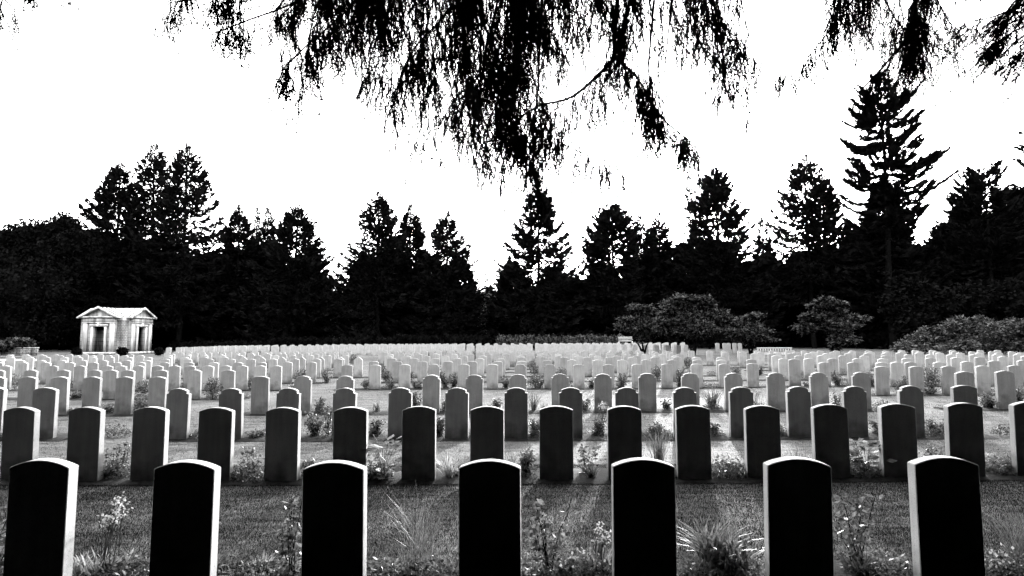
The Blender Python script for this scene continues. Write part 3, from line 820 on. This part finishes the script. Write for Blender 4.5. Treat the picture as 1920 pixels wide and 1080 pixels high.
def broadleaf(name, lumps_px, Z, n, size, mat, label, cat, group=None, trunk=None, flat=.5, seed=1, cored=True, aspect=.6, shell=.35, ck=.7):
    rng = np.random.default_rng(seed)
    X0 = at(lumps_px[0][0], 640, Z)[0]; z0 = gz(X0, Z)
    root = empty(name, (X0, Z, z0)); k = Z / 1150
    L_ = []
    for (u, v, ru, rv) in lumps_px:
        x, _, z = at(u, v, Z)
        L_.append((x - X0, rng.normal() * .3 * ru * k, z - z0, ru * k, ru * k * .8, rv * k))
    g = Geo(); g.quads(leaf_mass(L_, n, size, rng, flat, aspect, shell))
    if cored: g.quads(core(L_, ck))
    g.build('crown', mat, root)
    if trunk:
        t = Geo()
        for (du, dv) in trunk:
            x1 = du * k
            t.tube([(rng.normal() * .05, 0, -.1), (x1 * .4, 0, dv * k * .5), (x1, 0, dv * k)], [.12, .08, .04], 6)
        t.build('trunk', M['bark'], root)
    tag(root, label, cat, group)
    return root

def arcs(cx, cy, w, h, seed, n=22):
    """small tilted lumps laid in overlapping umbrellas, as a maple grows"""
    r = random.Random(seed); out = []
    for i in range(n):
        a = r.uniform(-1, 1); b = r.random() ** .6
        x = cx + a * w * .84
        y = cy - h * b * (1 - .55 * a * a)
        out.append((x, y, w * r.uniform(.12, .42), h * r.uniform(.03, .09)))
    return out

FG = 'low trees among the headstones'
broadleaf('maple_tree', [(1300,630,10,8)] + arcs(1298, 632, 72, 82, 5, 34) + [(1302,612,44,22),(1296,592,26,14)], 50, 13000, .36, M['leaf_maple'],
          'big domed Japanese maple standing among the far headstones', 'maple', FG, [(-20,40),(15,45),(5,60)], .35, 31, True, .26, .8, .45)
broadleaf('maple_tree', [(1206,636,10,8)] + arcs(1202, 632, 44, 62, 6, 22) + [(1205,612,26,16)], 52, 7000, .34, M['leaf_maple'],
          'smaller round maple on the shelter side of the big domed maple', 'maple', FG, [(-16,30),(14,32),(-3,34)], .35, 32, True, .26, .8, .45)
broadleaf('maple_tree', [(1408,640,10,8)] + arcs(1405, 640, 46, 52, 7, 22) + [(1405,625,28,14)], 53, 7000, .34, M['leaf_maple'],
          'low arching maple just before the slatted bench', 'maple', FG, [(-12,28),(10,30)], .35, 33, True, .26, .8, .45)
broadleaf('acer_shrub', [(1566,652,10,8)] + arcs(1560, 632, 60, 78, 8, 34) + [(1568,612,30,16),(1575,636,30,10)], 48, 12000, .36, M['leaf_maple'],
          'pale layered shrub tree with horizontal tiers, behind the headstones', 'shrub tree', FG, [(-18,50),(14,45)], .3, 34, True, .26, .8, .45)
lr = random.Random(3)
rl = [(1690,652,22,10),(1705,645,20,10),(1722,634,18,12),(1738,640,26,14),(1748,622,18,10),(1766,630,22,14),(1775,612,18,10),(1790,622,24,14),(1800,602,16,9),(1812,612,24,12),(1838,600,14,8),
      (1840,620,30,16),(1858,608,18,10),(1880,616,24,14),(1902,606,18,10),(1925,612,24,16),(1800,645,44,16),(1860,645,50,18),(1920,640,34,20),(1745,652,40,10),(1955,600,24,18)]
broadleaf('rhododendron', rl, 50, 12000, .26, M['leaf_rhodo'], 'broad mound of glossy-leaved rhododendron behind the last stones', 'rhododendron', None, None, .5, 35, True, .4)
broadleaf('weeping_conifer', [(1700,600,40,40),(1680,570,30,40),(1720,560,36,40),(1690,540,26,24),(1740,590,36,30),(1770,570,40,30),(1820,560,50,30),(1890,560,50,36)], 62, 9000, .4, M['leaf_dark'], 'dim spreading evergreen rising behind the rhododendron', 'evergreen', None, None, .5, 36)
broadleaf('birch_tree', [(922,520,22,20),(905,540,22,24),(940,540,20,28),(918,570,30,30),(920,605,30,34)], 90, 2600, .34, M['leaf_maple'], 'thin-leaved pale tree in the gap before the lone spruce', 'tree', None, [(0,60),(10,90)], 1, 37, False, .5)
broadleaf('birch_tree', [(644,545,16,22),(632,530,14,20),(648,580,20,34),(640,615,24,28)], 90, 1800, .34, M['leaf_maple'], 'pale leafy tree in the gap between the two spruce clumps', 'tree', None, [(0,60)], 1, 38, False, .5)
dl = [(10,450,40,30),(50,440,40,28),(90,436,36,26),(128,425,30,26),(140,450,30,40),(100,470,50,40),(30,490,60,50),(150,490,40,50),(80,540,90,50),(60,600,90,50)]
broadleaf('broadleaf_tree', dl, 76, 16000, .42, M['leaf_dark'], 'rounded dark deciduous tree behind the low stone wall', 'tree', None, None, 1, 39)
broadleaf('spreading_shrub', [(20,645,30,6),(38,638,22,5),(10,652,26,7),(50,645,14,8)], 52, 1800, .2, M['leaf_maple'], 'flat spreading shrub arching over the low stone wall', 'shrub', None, None, .3, 40)
for (u, v, r_, lab) in ((147,659,9,'small clipped bush at the outer corner of the stone shelter'), (229,659,10,'round clipped bush in the corner between the shelter porches'), (298,659,8,'round clipped bush beside the shelter, nearest the headstones')):
    broadleaf('clipped_bush', [(u, v, r_, r_ * .8)], 56, 700, .14, M['leaf_dark'], lab, 'bush', 'clipped bushes round the shelter', None, 1, int(u))
for i, (ua, ub, v, lab) in enumerate(((330,520,650,'low dark hedge behind the far headstones, shelter end'), (520,740,642,'low dark hedge behind the far headstones, middle stretch'), (745,925,638,'low dark hedge with a humped pale top'),
                                     (940,1165,638,'low dark hedge running up to the small maple'))):
    us = np.arange(ua, ub, 14)
    broadleaf('hedge', [(float(u), v + lr.uniform(-1, 1), 12, 11) for u in us], 74, 2600, .25, M['leaf_dark'] if i != 3 else M['leaf_rhodo'], lab, 'hedge', 'hedges behind the graves', None, .6, 50 + i)

# ------------------------------------------------------------------ the stone shelter
def shelter():
    Zb = 62.0
    th = math.radians(2.2)
    W = 3.33; a = W / 2 + .98; Hh = 3.75
    n1 = np.array([-math.sin(th), -math.cos(th), 0]); n2 = np.array([math.cos(th), -math.sin(th), 0])
    # middle of the left porch face stands at photo x 185
    f1 = np.array(at(184.5, 640, Zb)) ; f1[2] = 0
    C = f1 - n1 * a; base = at(220, 664.5, Zb - 1)[2]
    root = empty('stone_shelter', (C[0], C[1], base))
    root.rotation_euler = (0, 0, -th)          # local -Y is the first porch, local +X the second
    tag(root, 'white stone shelter with two pedimented porches and dark doorways', 'shelter')
    wall, trim, drum, roof, ped, seams = Geo(), Geo(), Geo(), Geo(), Geo(), Geo()
    h = W / 2; dw = 1.12; dh = 2.75; T = .5
    def porch(rot):
        c, s_ = math.cos(rot), math.sin(rot)
        def R(x, y): return (x * c - y * s_, x * s_ + y * c)
        def bx(g, x, y, z, dx, dy, dz):
            X, Y = R(x, y); g.box((X, Y, z), (dx, dy, dz), rot)
        # jamb walls either side of the doorway, and the wall over it
        for sx in (-1, 1):
            bx(wall, sx * (dw / 2 + (h - dw / 2) / 2), -a + T / 2, Hh / 2, h - dw / 2, T, Hh)
            bx(trim, sx * (h - .27), -a - .05, 1.55, .46, .12, 3.1)          # corner pilasters
            bx(trim, sx * (dw / 2 + .14), -a - .04, dh / 2, .24, .1, dh)     # door architrave
            bx(wall, sx * (h - T / 2 - .003), -(a + h) / 2 + T / 2, Hh / 2, T, a - h - T + .9, Hh - .01)
        bx(wall, 0, -a + T / 2 + .003, (Hh + dh) / 2, dw, T - .01, Hh - dh - .002)
        bx(trim, 0, -a - .045, dh + .15, dw + .8, .11, .28)
        bx(trim, 0, -a - .08, dh + .2, .22, .14, .36)                       # keystone
        bx(trim, 0, -a - .07, 3.17, W + .1, .16, .1)
        bx(trim, 0, -a - .06, 3.44, W + .02, .14, .4)
        bx(trim, 0, -a - .13, 3.72, W + .34, .36, .13)                      # cornice
        bx(trim, 0, -a - .05, .1, W + .12, .5, .2)                          # plinth step
        # pediment
        hp = 1.0; hw = h + .32
        P = []
        for y in (-a + .02, -a + .35):
            for (x, z) in ((-h - .02, 3.785), (h + .02, 3.785), (0, 3.785 + hp * (h + .02) / hw)):
                X, Y = R(x, y); P.append((X, Y, z))
        ped.add(np.array(P), [[0, 1, 2], [5, 4, 3]])
        # roof planes with raking cornice and standing seams
        for sx in (-1, 1):
            q = []
            for (x, y, z) in ((sx * hw, -a - .3, 3.74), (0, -a - .3, 3.74 + hp), (0, 0, 3.74 + hp), (sx * hw, 0, 3.74)):
                X, Y = R(x, y); q.append((X, Y, z))
            q = np.array(q); lo = q - np.array([0, 0, .13])
            roof.add(np.concatenate([q, lo]), [[0, 1, 2, 3], [7, 6, 5, 4], [0, 4, 5, 1], [3, 2, 6, 7], [0, 3, 7, 4]])
            # raking trim
            q2 = []
            for (x, y, z) in ((sx * (hw + .02), -a - .36, 3.76), (0, -a - .36, 3.78 + hp), (0, -a - .2, 3.78 + hp), (sx * (hw + .02), -a - .2, 3.76)):
                X, Y = R(x, y); q2.append((X, Y, z))
            q2 = np.array(q2); lo = q2 - np.array([0, 0, .2]); q2[:, 2] += .03
            trim.add(np.concatenate([q2, lo]), [[0, 1, 2, 3], [7, 6, 5, 4], [0, 4, 5, 1], [3, 2, 6, 7], [0, 3, 7, 4]])
            for k in range(6):
                y = -a + .1 + k * .62
                if y > -.2: break
                pts = [(*R(sx * hw * .99, y), 3.79), (*R(sx * .03, y), 3.76 + hp)]
                seams.tube(pts, .028, 4)
    porch(0); porch(math.pi / 2)
    # rear arms, plain
    for rot in (math.pi, -math.pi / 2):
        c, s_ = math.cos(rot), math.sin(rot)
        x, y = (-(-(a + h) / 2 + h * 0) * s_ * 1, (-(a) / 2) * c)
        X, Y = (a / 2 * s_, -a / 2 * c)
        wall.box((X, Y, Hh / 2), (W - .01, a, Hh - .02) , rot)
        for sx in (-1, 1):
            hw = h + .32; q = []
            for (px, py, z) in ((sx * hw, -a - .3, 3.74), (0, -a - .3, 4.74), (0, 0, 4.74), (sx * hw, 0, 3.74)):
                q.append((px * c - py * s_, px * s_ + py * c, z))
            q = np.array(q); lo = q - np.array([0, 0, .12])
            roof.add(np.concatenate([q, lo]), [[0, 1, 2, 3], [7, 6, 5, 4], [0, 4, 5, 1], [3, 2, 6, 7], [0, 3, 7, 4]])
    # rounded drum in the inner corner (local +X, -Y)
    k = 14; r = 1.0
    cx, cy = h - .28, -h + .28
    ang = np.linspace(-math.pi / 2, 0, k)
    for (rr, z0, z1, gg) in ((r, 0, 3.4, drum), (r + .1, 3.4, 3.75, trim)):
        P = np.array([(cx + rr * math.cos(q), cy + rr * math.sin(q), z) for z in (z0, z1) for q in ang])
        i = np.arange(k - 1); gg.add(P, np.stack([i, i + 1, i + 1 + k, i + k], 1))
        top = np.array([(cx, cy, z1)] + [(cx + rr * math.cos(q), cy + rr * math.sin(q), z1) for q in ang])
        gg.add(top, np.array([[0, j + 1, j + 2] for j in range(k - 1)]))
    wall.build('wall', M['ashlar'], root); trim.build('stone_trim', M['trim'], root); drum.build('corner_drum', M['small_stone'], root)
    seams.build('roof_seams', M['bark'], roof.build('roof', M['roof'], root)); ped.build('pediment', M['trim'], root)
    # iron gate bars just inside the first doorway
    gt = Geo()
    for x in (-.3, -.15, 0, .15, .3): gt.box((x, -a + .42, 1.3), (.03, .03, 2.5))
    for z in (.3, 1.3, 2.4): gt.box((0, -a + .42, z), (.7, .04, .05))
    gt.build('gate', M['bark'], root)
shelter()

# low rubble wall by the picture edge, path, benches
X0 = at(-30, 660, 52)[0]; X1 = at(68, 660, 52)[0]; zg = at(30, 666, 52)[2]
w = empty('stone_wall', ((X0 + X1) / 2, 52, zg)); tag(w, 'low coursed stone wall with a coping, under the spreading shrub', 'wall')
g = Geo(); g.box((0, 0, .28), (X1 - X0, .45, .62)); g.build('wall', M['rubble'], w)
g = Geo(); g.box((0, 0, .62), (X1 - X0 + .1, .55, .07)); g.build('coping', M['trim'], w)
n = 12; xs = np.linspace(at(-60, 670, 46)[0], at(92, 670, 46)[0], n)
P = []
for y in (45.2, 46.3):
    P += [(x, y, gz(x, y) + .02) for x in xs]
i = np.arange(n - 1)
tag(link('path', np_mesh('path', P, np.stack([i, i + 1, i + 1 + n, i + n], 1), M['path'])), kind='structure')
n = 40; xs = np.linspace(at(300, 660, 47)[0], at(1500, 660, 47)[0], n); P = []

def bench(u, v, Z, wpx, label, seed=0):
    X, _, zt = at(u, v, Z); Wd = wpx / 1150 * Z; z0 = zt - .9
    r_ = empty('bench', (X, Z, z0)); tag(r_, label, 'bench')
    g = Geo(); g.box((0, .05, .44), (Wd, .42, .05)); g.build('seat', M['wood'], r_)
    g = Geo(); g.box((0, .28, .87), (Wd, .05, .07)); g.box((0, .28, .52), (Wd - .1, .04, .05))
    for x in np.linspace(-Wd / 2 + .08, Wd / 2 - .08, 14): g.box((x, .28, .69), (.045, .025, .30))
    g.build('backrest', M['wood'], r_)
    for sx in (-1, 1):
        for y in (-.12, .27):
            g = Geo(); g.box((sx * (Wd / 2 - .04), y, .22), (.07, .06, .45)); g.build('leg', M['wood'], r_)
        g = Geo(); g.box((sx * (Wd / 2 - .04), .07, .65), (.06, .5, .05)); g.build('armrest', M['wood'], r_)
bench(1455, 651.8, 44, 66, 'slatted wooden bench at the foot of the low arching maple')
bench(1173, 631.6, 66, 26, 'small pale bench in the dark beside the smaller maple')

# ------------------------------------------------------------------ hanging spruce boughs overhead
def bough_tree(name, trunk_xy, Ht, label, boughs, seed):
    rng = np.random.default_rng(seed)
    tx, ty = trunk_xy; z0 = gz(tx, ty)
    root = empty(name, (tx, ty, z0)); tag(root, label, 'spruce')
    LL = []
    for q in range(560):  # canopy lumps added out of view, spread wide to block overhead sky light
        xx = rng.uniform(-12.5, 7.5) if tx < 2 else rng.uniform(-4.5, 14); yy = rng.uniform(-6, 7.3)
        if ((xx - tx) / 12.5) ** 2 + ((yy - ty) / 11.5) ** 2 > 1: continue
        lowest = EYE + .62 * max(yy, 0) + 2.6 + .1 * abs(xx)
        zz_ = max(lowest, 5.5) + rng.random() ** 1.5 * max(.5, (Ht - 6) * (1 - math.hypot(xx - tx, yy - ty) / 15))
        LL.append((xx - tx, yy - ty, zz_ - z0, 1.5, 1.5, .6))
    gc = Geo(); gc.quads(leaf_mass(LL, 30000, .6, rng, .6, .5)); gc.quads(core(LL, .8)); gc.build('crown', M['needle'], root)
    O = np.array([tx, ty, z0])
    t = Geo(); t.tube([(0, 0, -.3), (0, 0, .5), (.05, 0, Ht * .5), (0, 0, Ht)], [.5, .38, .25, .05], 12); t.build('trunk', M['bark'], root, smooth=True)
    for (pts, Z, ns, l0, l1, thick, style) in boughs:
        ns = int(ns * 1.05)
        pts = np.array(pts, float)
        zz = Z + (rng.random(len(pts)) - .5) * .35
        W3 = np.array([at(p[0], p[1], z) for p, z in zip(pts, zz)]) - O
        # smooth the line
        s = np.linspace(0, len(pts) - 1, len(pts) * 5)
        i0 = np.clip(s.astype(int), 0, len(pts) - 2); f = (s - i0)[:, None]
        pm = np.vstack([W3[:1], W3, W3[-1:]])
        a, b, c, d = pm[i0], pm[i0 + 1], pm[i0 + 2], pm[np.minimum(i0 + 3, len(pm) - 1)]
        line = .5 * ((2 * b) + (-a + c) * f + (2 * a - 5 * b + 4 * c - d) * f ** 2 + (-a + 3 * b - 3 * c + d) * f ** 3)
        wood, ned = Geo(), Geo()
        start = line[0]
        # limb back to the trunk
        rise = start[2] + .9 + .3 * abs(start[0])
        wood.tube([(0, 0, min(rise, Ht * .8)), (start[0] * .5, start[1] * .5, max(start[2] + .8, rise * .95)), (start[0] * .9, start[1] * .9, start[2] + .35), start], [thick * 3, thick * 2.2, thick * 1.3, thick], 6)
        wood.tube(line, np.linspace(thick, thick * .3 + .0015, len(line)), 6)
        px = Z / 1150.0
        # side branchlets off the bough, then strands hanging from both
        seglen = np.linalg.norm(np.diff(line, axis=0), axis=1); cum = np.concatenate([[0], np.cumsum(seglen)])
        tot = cum[-1]
        starts = []
        nb = max(5, int(ns / 8))
        twigs = [(line, 0.5)]
        for q in range(nb):
            r0 = rng.random() * tot
            p0 = np.array([np.interp(r0, cum, line[:, i]) for i in range(3)])
            j = min(np.searchsorted(cum, r0), len(line) - 2)
            tang = unit(line[j + 1] - line[j])
            sd = rng.choice([-1, 1]); Lb = (l0 + (l1 - l0) * rng.random()) * px * rng.uniform(.7, 1.6)
            dirn = unit(tang * .5 + np.array([sd * 1.0 * rng.random(), rng.normal() * .6, -.3 - .6 * rng.random()]))
            u_ = np.linspace(0, 1, 5)[:, None]
            br = p0 + dirn * Lb * u_ + np.array([0, 0, -.25]) * Lb * u_ ** 2
            wood.tube(br, np.linspace(.004, .0018, 5), 4)
            twigs.append((br, 1.0))
        SP, SL, SD = [], [], []
        for q in range(ns):
            if rng.random() < .16:
                r0 = rng.random() * tot; p0 = np.array([np.interp(r0, cum, line[:, i]) for i in range(3)])
                p0 = p0 + np.array([0, rng.normal() * .12, 0])
            else:
                br = twigs[rng.integers(1, len(twigs))][0]; r0 = rng.random() * (len(br) - 1); j = int(r0); p0 = br[j] + (br[min(j + 1, len(br) - 1)] - br[j]) * (r0 - j)
            Ls = (l0 + (l1 - l0) * rng.random() ** 1.5) * px * (1.0 if style != 'bare' else .6)
            sway = np.array([rng.normal() * .22, rng.normal() * .22, -1.0])
            if style == 'fan': sway = np.array([-.55 + rng.normal() * .3, rng.normal() * .3, -.65])
            SP.append(p0); SL.append(Ls); SD.append(unit(sway))
        SP, SL, SD = np.array(SP), np.array(SL), np.array(SD)
        m = 7; u_ = np.linspace(0, 1, m)
        curl = rng.normal(size=(ns, 3)) * .13; curl[:, 2] = 0
        SPt = SP[:, None] + SD[:, None] * (SL[:, None] * u_)[..., None] + (curl[:, None] * (np.sin(u_ * 3.0)[None] * SL[:, None])[..., None])
        # twig of each strand as a crossed ribbon
        wv = .0031
        for ax in (np.array([1., 0, 0]), np.array([0, 1., 0])):
            A, B = SPt - ax * wv, SPt + ax * wv
            ned.quads(np.stack([A[:, :-1], B[:, :-1], B[:, 1:], A[:, 1:]], 2).reshape(-1, 4, 3))
        # short forks off the strands
        F0, FD, FL = [], [], []
        nf = np.maximum(1, (SL / .07).astype(int)); fi = np.repeat(np.arange(ns), nf); n = len(fi)
        q = .15 + .8 * rng.random(n); k0 = np.clip((q * (m - 1)).astype(int), 0, m - 2); fr = (q * (m - 1) - k0)[:, None]
        fb = SPt[fi, k0] * (1 - fr) + SPt[fi, k0 + 1] * fr
        fd = unit(SD[fi] + rng.normal(size=(n, 3)) * np.array([.55, .55, .2])); fl = .025 + .07 * rng.random(n)
        fe = fb + fd * fl[:, None]
        for ax in (np.array([1., 0, 0]),):
            ned.quads(np.stack([fb - ax * .0014, fb + ax * .0014, fe + ax * .001, fe - ax * .001], 1))
        # needles along strands and forks
        nl = .011 if style != 'bud' else .017
        dn = {'bare': 110, 'fan': 260}.get(style, 190)
        per = np.maximum(6, (SL * dn).astype(int)); idx = np.repeat(np.arange(ns), per); n = len(idx)
        q = .05 + .95 * rng.random(n); k0 = np.clip((q * (m - 1)).astype(int), 0, m - 2); fr = (q * (m - 1) - k0)[:, None]
        nb_ = SPt[idx, k0] * (1 - fr) + SPt[idx, k0 + 1] * fr; nd_ = unit(SPt[idx, k0 + 1] - SPt[idx, k0])
        per2 = np.maximum(4, (fl * dn).astype(int)); id2 = np.repeat(np.arange(len(fl)), per2); q2 = rng.random(len(id2))[:, None]
        nb_ = np.concatenate([nb_, fb[id2] + fd[id2] * fl[id2][:, None] * q2]); nd_ = np.concatenate([nd_, fd[id2]])
        n = len(nb_)
        rad = unit(np.cross(nd_, rand_dirs(rng, n)))
        d_ = unit(nd_ * .8 + rad * .8)
        ned.quads(blades(nb_, d_, unit(np.cross(d_, rand_dirs(rng, n))), nl * (.9 + .8 * rng.random(n)), .0042))
        # swollen young shoots at the ends
        tips = np.concatenate([SPt[:, -1], fe[rng.random(len(fe)) < .25]])
        sh = 2 if style == 'bud' else 1
        tb = np.repeat(tips, sh, 0); td = unit(np.tile(np.array([[0, 0, -1.]]), (len(tb), 1)) + rng.normal(size=(len(tb), 3)) * .5)
        bl = .026 if style == 'bud' else .014
        ned.quads(blades(tb, td, unit(np.cross(td, np.array([0, 1., 0]))), bl * (.7 + .6 * rng.random(len(tb))), bl * .42))
        ob = wood.build('bough', M['bark'], root, smooth=True)
        ned.build('needles', M['needle_near'], ob)
    return root

B1 = [
 ([(660,-90),(520,-40),(420,-10),(325,4)], 3.9, 60, 18, 62, .008, 'bud'),
 ([(700,-90),(560,0),(470,36),(402,62)], 3.9, 110, 15, 50, .008, 'bud'),
 ([(760,-90),(650,20),(570,90),(530,130)], 4.0, 150, 25, 70, .009, 'bud'),
 ([(640,-90),(600,30),(588,110)], 4.0, 80, 25, 60, .006, 'bud'),
 ([(480,-60),(440,-20),(430,40)], 4.0, 60, 15, 50, .005, 'bud'),
 ([(620,-80),(540,-10),(500,60)], 4.1, 100, 15, 60, .006, 'bud'),
 ([(780,-90),(730,20),(700,90),(690,135)], 4.6, 210, 30, 80, .012, ''),
 ([(700,-90),(680,0),(670,70)], 4.6, 130, 30, 90, .01, ''),
 ([(900,-90),(840,20),(770,100),(740,190)], 4.9, 240, 30, 85, .012, ''),
 ([(790,100),(795,190),(815,270),(845,335)], 4.9, 34, 18, 60, .006, 'bare'),
 ([(795,190),(785,250),(768,310)], 4.9, 16, 12, 40, .004, 'bare'),
 ([(850,-90),(900,30),(935,110),(945,200),(985,280),(1000,330)], 5.2, 180, 30, 110, .014, ''),
 ([(960,-90),(960,60),(900,140),(850,190),(822,240)], 5.2, 330, 25, 85, .012, ''),
 ([(880,-90),(870,40),(880,130),(900,190)], 5.0, 330, 40, 110, .012, ''),
 ([(960,-90),(980,30),(960,120),(950,200)], 5.4, 330, 40, 110, .012, ''),
 ([(1215,-90),(1184,0),(1166,59),(1151,107),(1125,137),(1084,174),(1055,188),(1007,200),(960,232)], 5.0, 380, 30, 130, .022, ''),
 ([(1150,108),(1190,140),(1215,180),(1245,225),(1292,262)], 5.1, 300, 20, 68, .014, ''),
 ([(1215,130),(1225,190),(1215,250)], 5.1, 170, 20, 60, .008, ''),
 ([(1060,-90),(1055,20),(1105,50)], 5.3, 120, 30, 70, .008, ''),
 ([(960,-90),(1020,50),(1045,80)], 5.3, 240, 30, 80, .01, ''),
 ([(1100,-90),(1140,-10),(1150,30)], 5.3, 120, 20, 60, .008, ''),
 ([(1240,-90),(1215,20),(1240,90),(1264,160)], 5.0, 60, 15, 45, .006, 'bare'),
 ([(1240,190),(1258,172),(1262,158)], 5.0, 14, 10, 22, .005, 'bare'),
 ([(1300,-90),(1325,20),(1350,68),(1402,76)], 5.2, 200, 30, 90, .009, ''),
 ([(1260,-70),(1290,10),(1310,60)], 5.2, 90, 20, 70, .007, ''),
 ([(1300,60),(1345,140),(1375,188),(1418,206)], 5.2, 60, 15, 55, .006, 'bare'),
 ([(1365,-60),(1380,60),(1385,160)], 5.2, 18, 10, 50, .003, 'bare'),
 ([(1007,200),(1035,255),(1100,290),(1145,305),(1195,335)], 5.0, 110, 20, 62, .007, ''),
 ([(960,232),(985,280),(1000,320)], 5.0, 110, 20, 60, .006, ''),
 ([(900,190),(890,250),(930,300),(950,320)], 5.0, 90, 20, 60, .006, ''),
 ([(640,-110),(800,-60),(1000,-70),(1130,-60)], 5.0, 420, 60, 120, .016, ''),
 ([(-80,-90),(-10,-20),(15,5),(28,18)], 4.0, 90, 12, 45, .008, 'bud'),
 ([(40,-60),(50,-20),(70,-8),(150,-6)], 4.0, 26, 5, 20, .004, 'bud'),
]
def fill_boughs(env, spec, seed, Z0):
    r_ = random.Random(seed); out = []
    ex = [e[0] for e in env]; ey = [e[1] for e in env]
    for (xa, xb, n, ns, l0, l1, st) in spec:
        for q in range(n):
            xs = r_.uniform(xa, xb); xe = min(xb, max(xa, xs + r_.gauss(0, 38)))
            yb = float(np.interp(xe, ex, ey)); ye = max(-10, (yb - .55 * l1) * (1 - .75 * r_.random() ** 1.3))
            mid = ((xs * .4 + xe * .6) + r_.gauss(0, 14), -80 + (ye + 80) * .55)
            out.append(([(xs + r_.gauss(0, 20), -100), mid, (xe + r_.gauss(0, 10), ye - 8), (xe + r_.gauss(0, 26), ye + 8)], Z0 + r_.uniform(-.5, .6), ns, l0, l1, .006, st))
    return out
ENV1 = [(310,40),(400,92),(490,118),(540,205),(600,178),(640,75),(665,175),(730,250),(790,330),(850,345),(900,330),(960,350),(1008,372),(1010,95),(1150,110),(1160,120),(1262,120),(1300,150),(1340,215),(1400,240),(1425,220)]
B1 += fill_boughs(ENV1, [(330,500,7,28,14,50,'bud'),(500,640,8,34,22,64,'bud'),(650,860,17,27,24,84,''),(860,1005,15,30,28,90,''),(1012,1140,7,26,20,60,''),(1262,1415,12,34,24,76,'')], 5, 4.9)
bough_tree('overhanging_spruce', (.2, -2.2), 15, 'old spruce whose long drooping boughs hang overhead across the middle sky', B1, 71)
B2 = [
 ([(1660,-90),(1600,0),(1545,70),(1505,115),(1462,140)], 5.4, 150, 20, 58, .009, ''),
 ([(1590,-90),(1580,-20),(1572,20)], 5.4, 220, 50, 90, .01, ''),
 ([(1640,-90),(1630,20)], 5.4, 110, 40, 85, .007, ''),
 ([(1520,-60),(1500,-20),(1490,-2)], 5.4, 16, 5, 20, .004, 'bare'),
 ([(1735,-90),(1714,10),(1702,66),(1660,120),(1610,174)], 5.3, 260, 25, 90, .02, ''),
 ([(1715,0),(1712,60),(1708,110)], 5.3, 220, 30, 80, .012, ''),
 ([(1640,-40),(1690,50),(1760,90),(1800,108)], 5.4, 140, 20, 65, .008, ''),
 ([(1730,-50),(1785,50),(1815,95)], 5.4, 90, 20, 70, .006, ''),
 ([(1440,-70),(1450,-20)], 5.4, 12, 5, 22, .004, 'bare'),
 ([(1780,-80),(1800,-40),(1830,-15)], 5.4, 50, 15, 50, .005, ''),
 ([(2020,-30),(1920,8),(1860,32),(1808,42)], 5.2, 230, 22, 80, .012, 'fan'),
 ([(2020,20),(1920,50),(1870,80),(1850,105)], 5.2, 200, 25, 62, .01, 'fan'),
 ([(2000,-80),(1930,-20),(1890,30),(1880,70)], 5.2, 200, 25, 62, .01, 'fan'),
 ([(1990,60),(1930,90),(1905,110)], 5.2, 90, 20, 60, .008, 'fan'),
]
bough_tree('overhanging_spruce', (5.6, -2.6), 14, 'second spruce whose fringe of boughs hangs above the ragged cedar', B2, 72)

# ------------------------------------------------------------------ sky, sun, camera
SUN_U, SUN_V = 1300, 405
sd = ray(SUN_U, SUN_V); az = math.atan2(sd[0], sd[1]); el = math.atan2(sd[2], math.hypot(sd[0], sd[1]))
w = bpy.data.worlds.new('World'); scene.world = w; w.use_nodes = True
nt = w.node_tree; N, L = nt.nodes, nt.links
bg = N['Background']
sky = N.new('ShaderNodeTexSky'); sky.sky_type = 'NISHITA'; sky.sun_disc = False
sky.sun_elevation = el; sky.sun_rotation = az; sky.dust_density = 3.0; sky.air_density = 1.0
bw = N.new('ShaderNodeRGBToBW'); L.new(sky.outputs[0], bw.inputs[0])
tc = N.new('ShaderNodeTexCoord'); mpn = N.new('ShaderNodeMapping'); mpn.inputs['Scale'].default_value = (1, 1, 3.2)
L.new(tc.outputs['Generated'], mpn.inputs['Vector'])
cl = N.new('ShaderNodeTexNoise'); cl.inputs['Scale'].default_value = 1.7; cl.inputs['Detail'].default_value = 7; cl.inputs['Roughness'].default_value = .45
L.new(mpn.outputs[0], cl.inputs['Vector'])
cr = N.new('ShaderNodeMapRange'); cr.inputs['From Min'].default_value = .3; cr.inputs['From Max'].default_value = .65
cr.inputs['To Min'].default_value = 3.2; cr.inputs['To Max'].default_value = 4.4; L.new(cl.outputs['Fac'], cr.inputs['Value'])
mxs = N.new('ShaderNodeMix'); mxs.data_type = 'FLOAT'; mxs.inputs['Factor'].default_value = .68      # thin bright overcast over the clear sky
L.new(bw.outputs[0], mxs.inputs['A']); L.new(cr.outputs['Result'], mxs.inputs['B'])
L.new(mxs.outputs['Result'], bg.inputs['Color'])
bg.inputs['Strength'].default_value = .15
sl = bpy.data.lights.new('sun', 'SUN'); sl.energy = 5.0; sl.angle = math.radians(8); sl.color = (1, 1, 1)
so = bpy.data.objects.new('sun', sl); COL.objects.link(so)
so.rotation_euler = Vector((-math.sin(az) * math.cos(el), -math.cos(az) * math.cos(el), -math.sin(el))).to_track_quat('-Z', 'Y').to_euler()

cam = bpy.data.cameras.new('camera'); co = bpy.data.objects.new('camera', cam); COL.objects.link(co)
co.location = (0, 0, EYE); co.rotation_euler = (math.pi / 2 + PITCH, 0, 0)
cam.sensor_width = 36; cam.lens = 36 * FPX / 1920; cam.clip_start = .05; cam.clip_end = 2000
scene.camera = co
scene.view_settings.view_transform = 'Standard'; scene.view_settings.look = 'None'
scene.view_settings.exposure = 3.98; scene.view_settings.gamma = 1
scene.cycles.max_bounces = 6; scene.cycles.diffuse_bounces = 0; scene.cycles.use_denoising = True
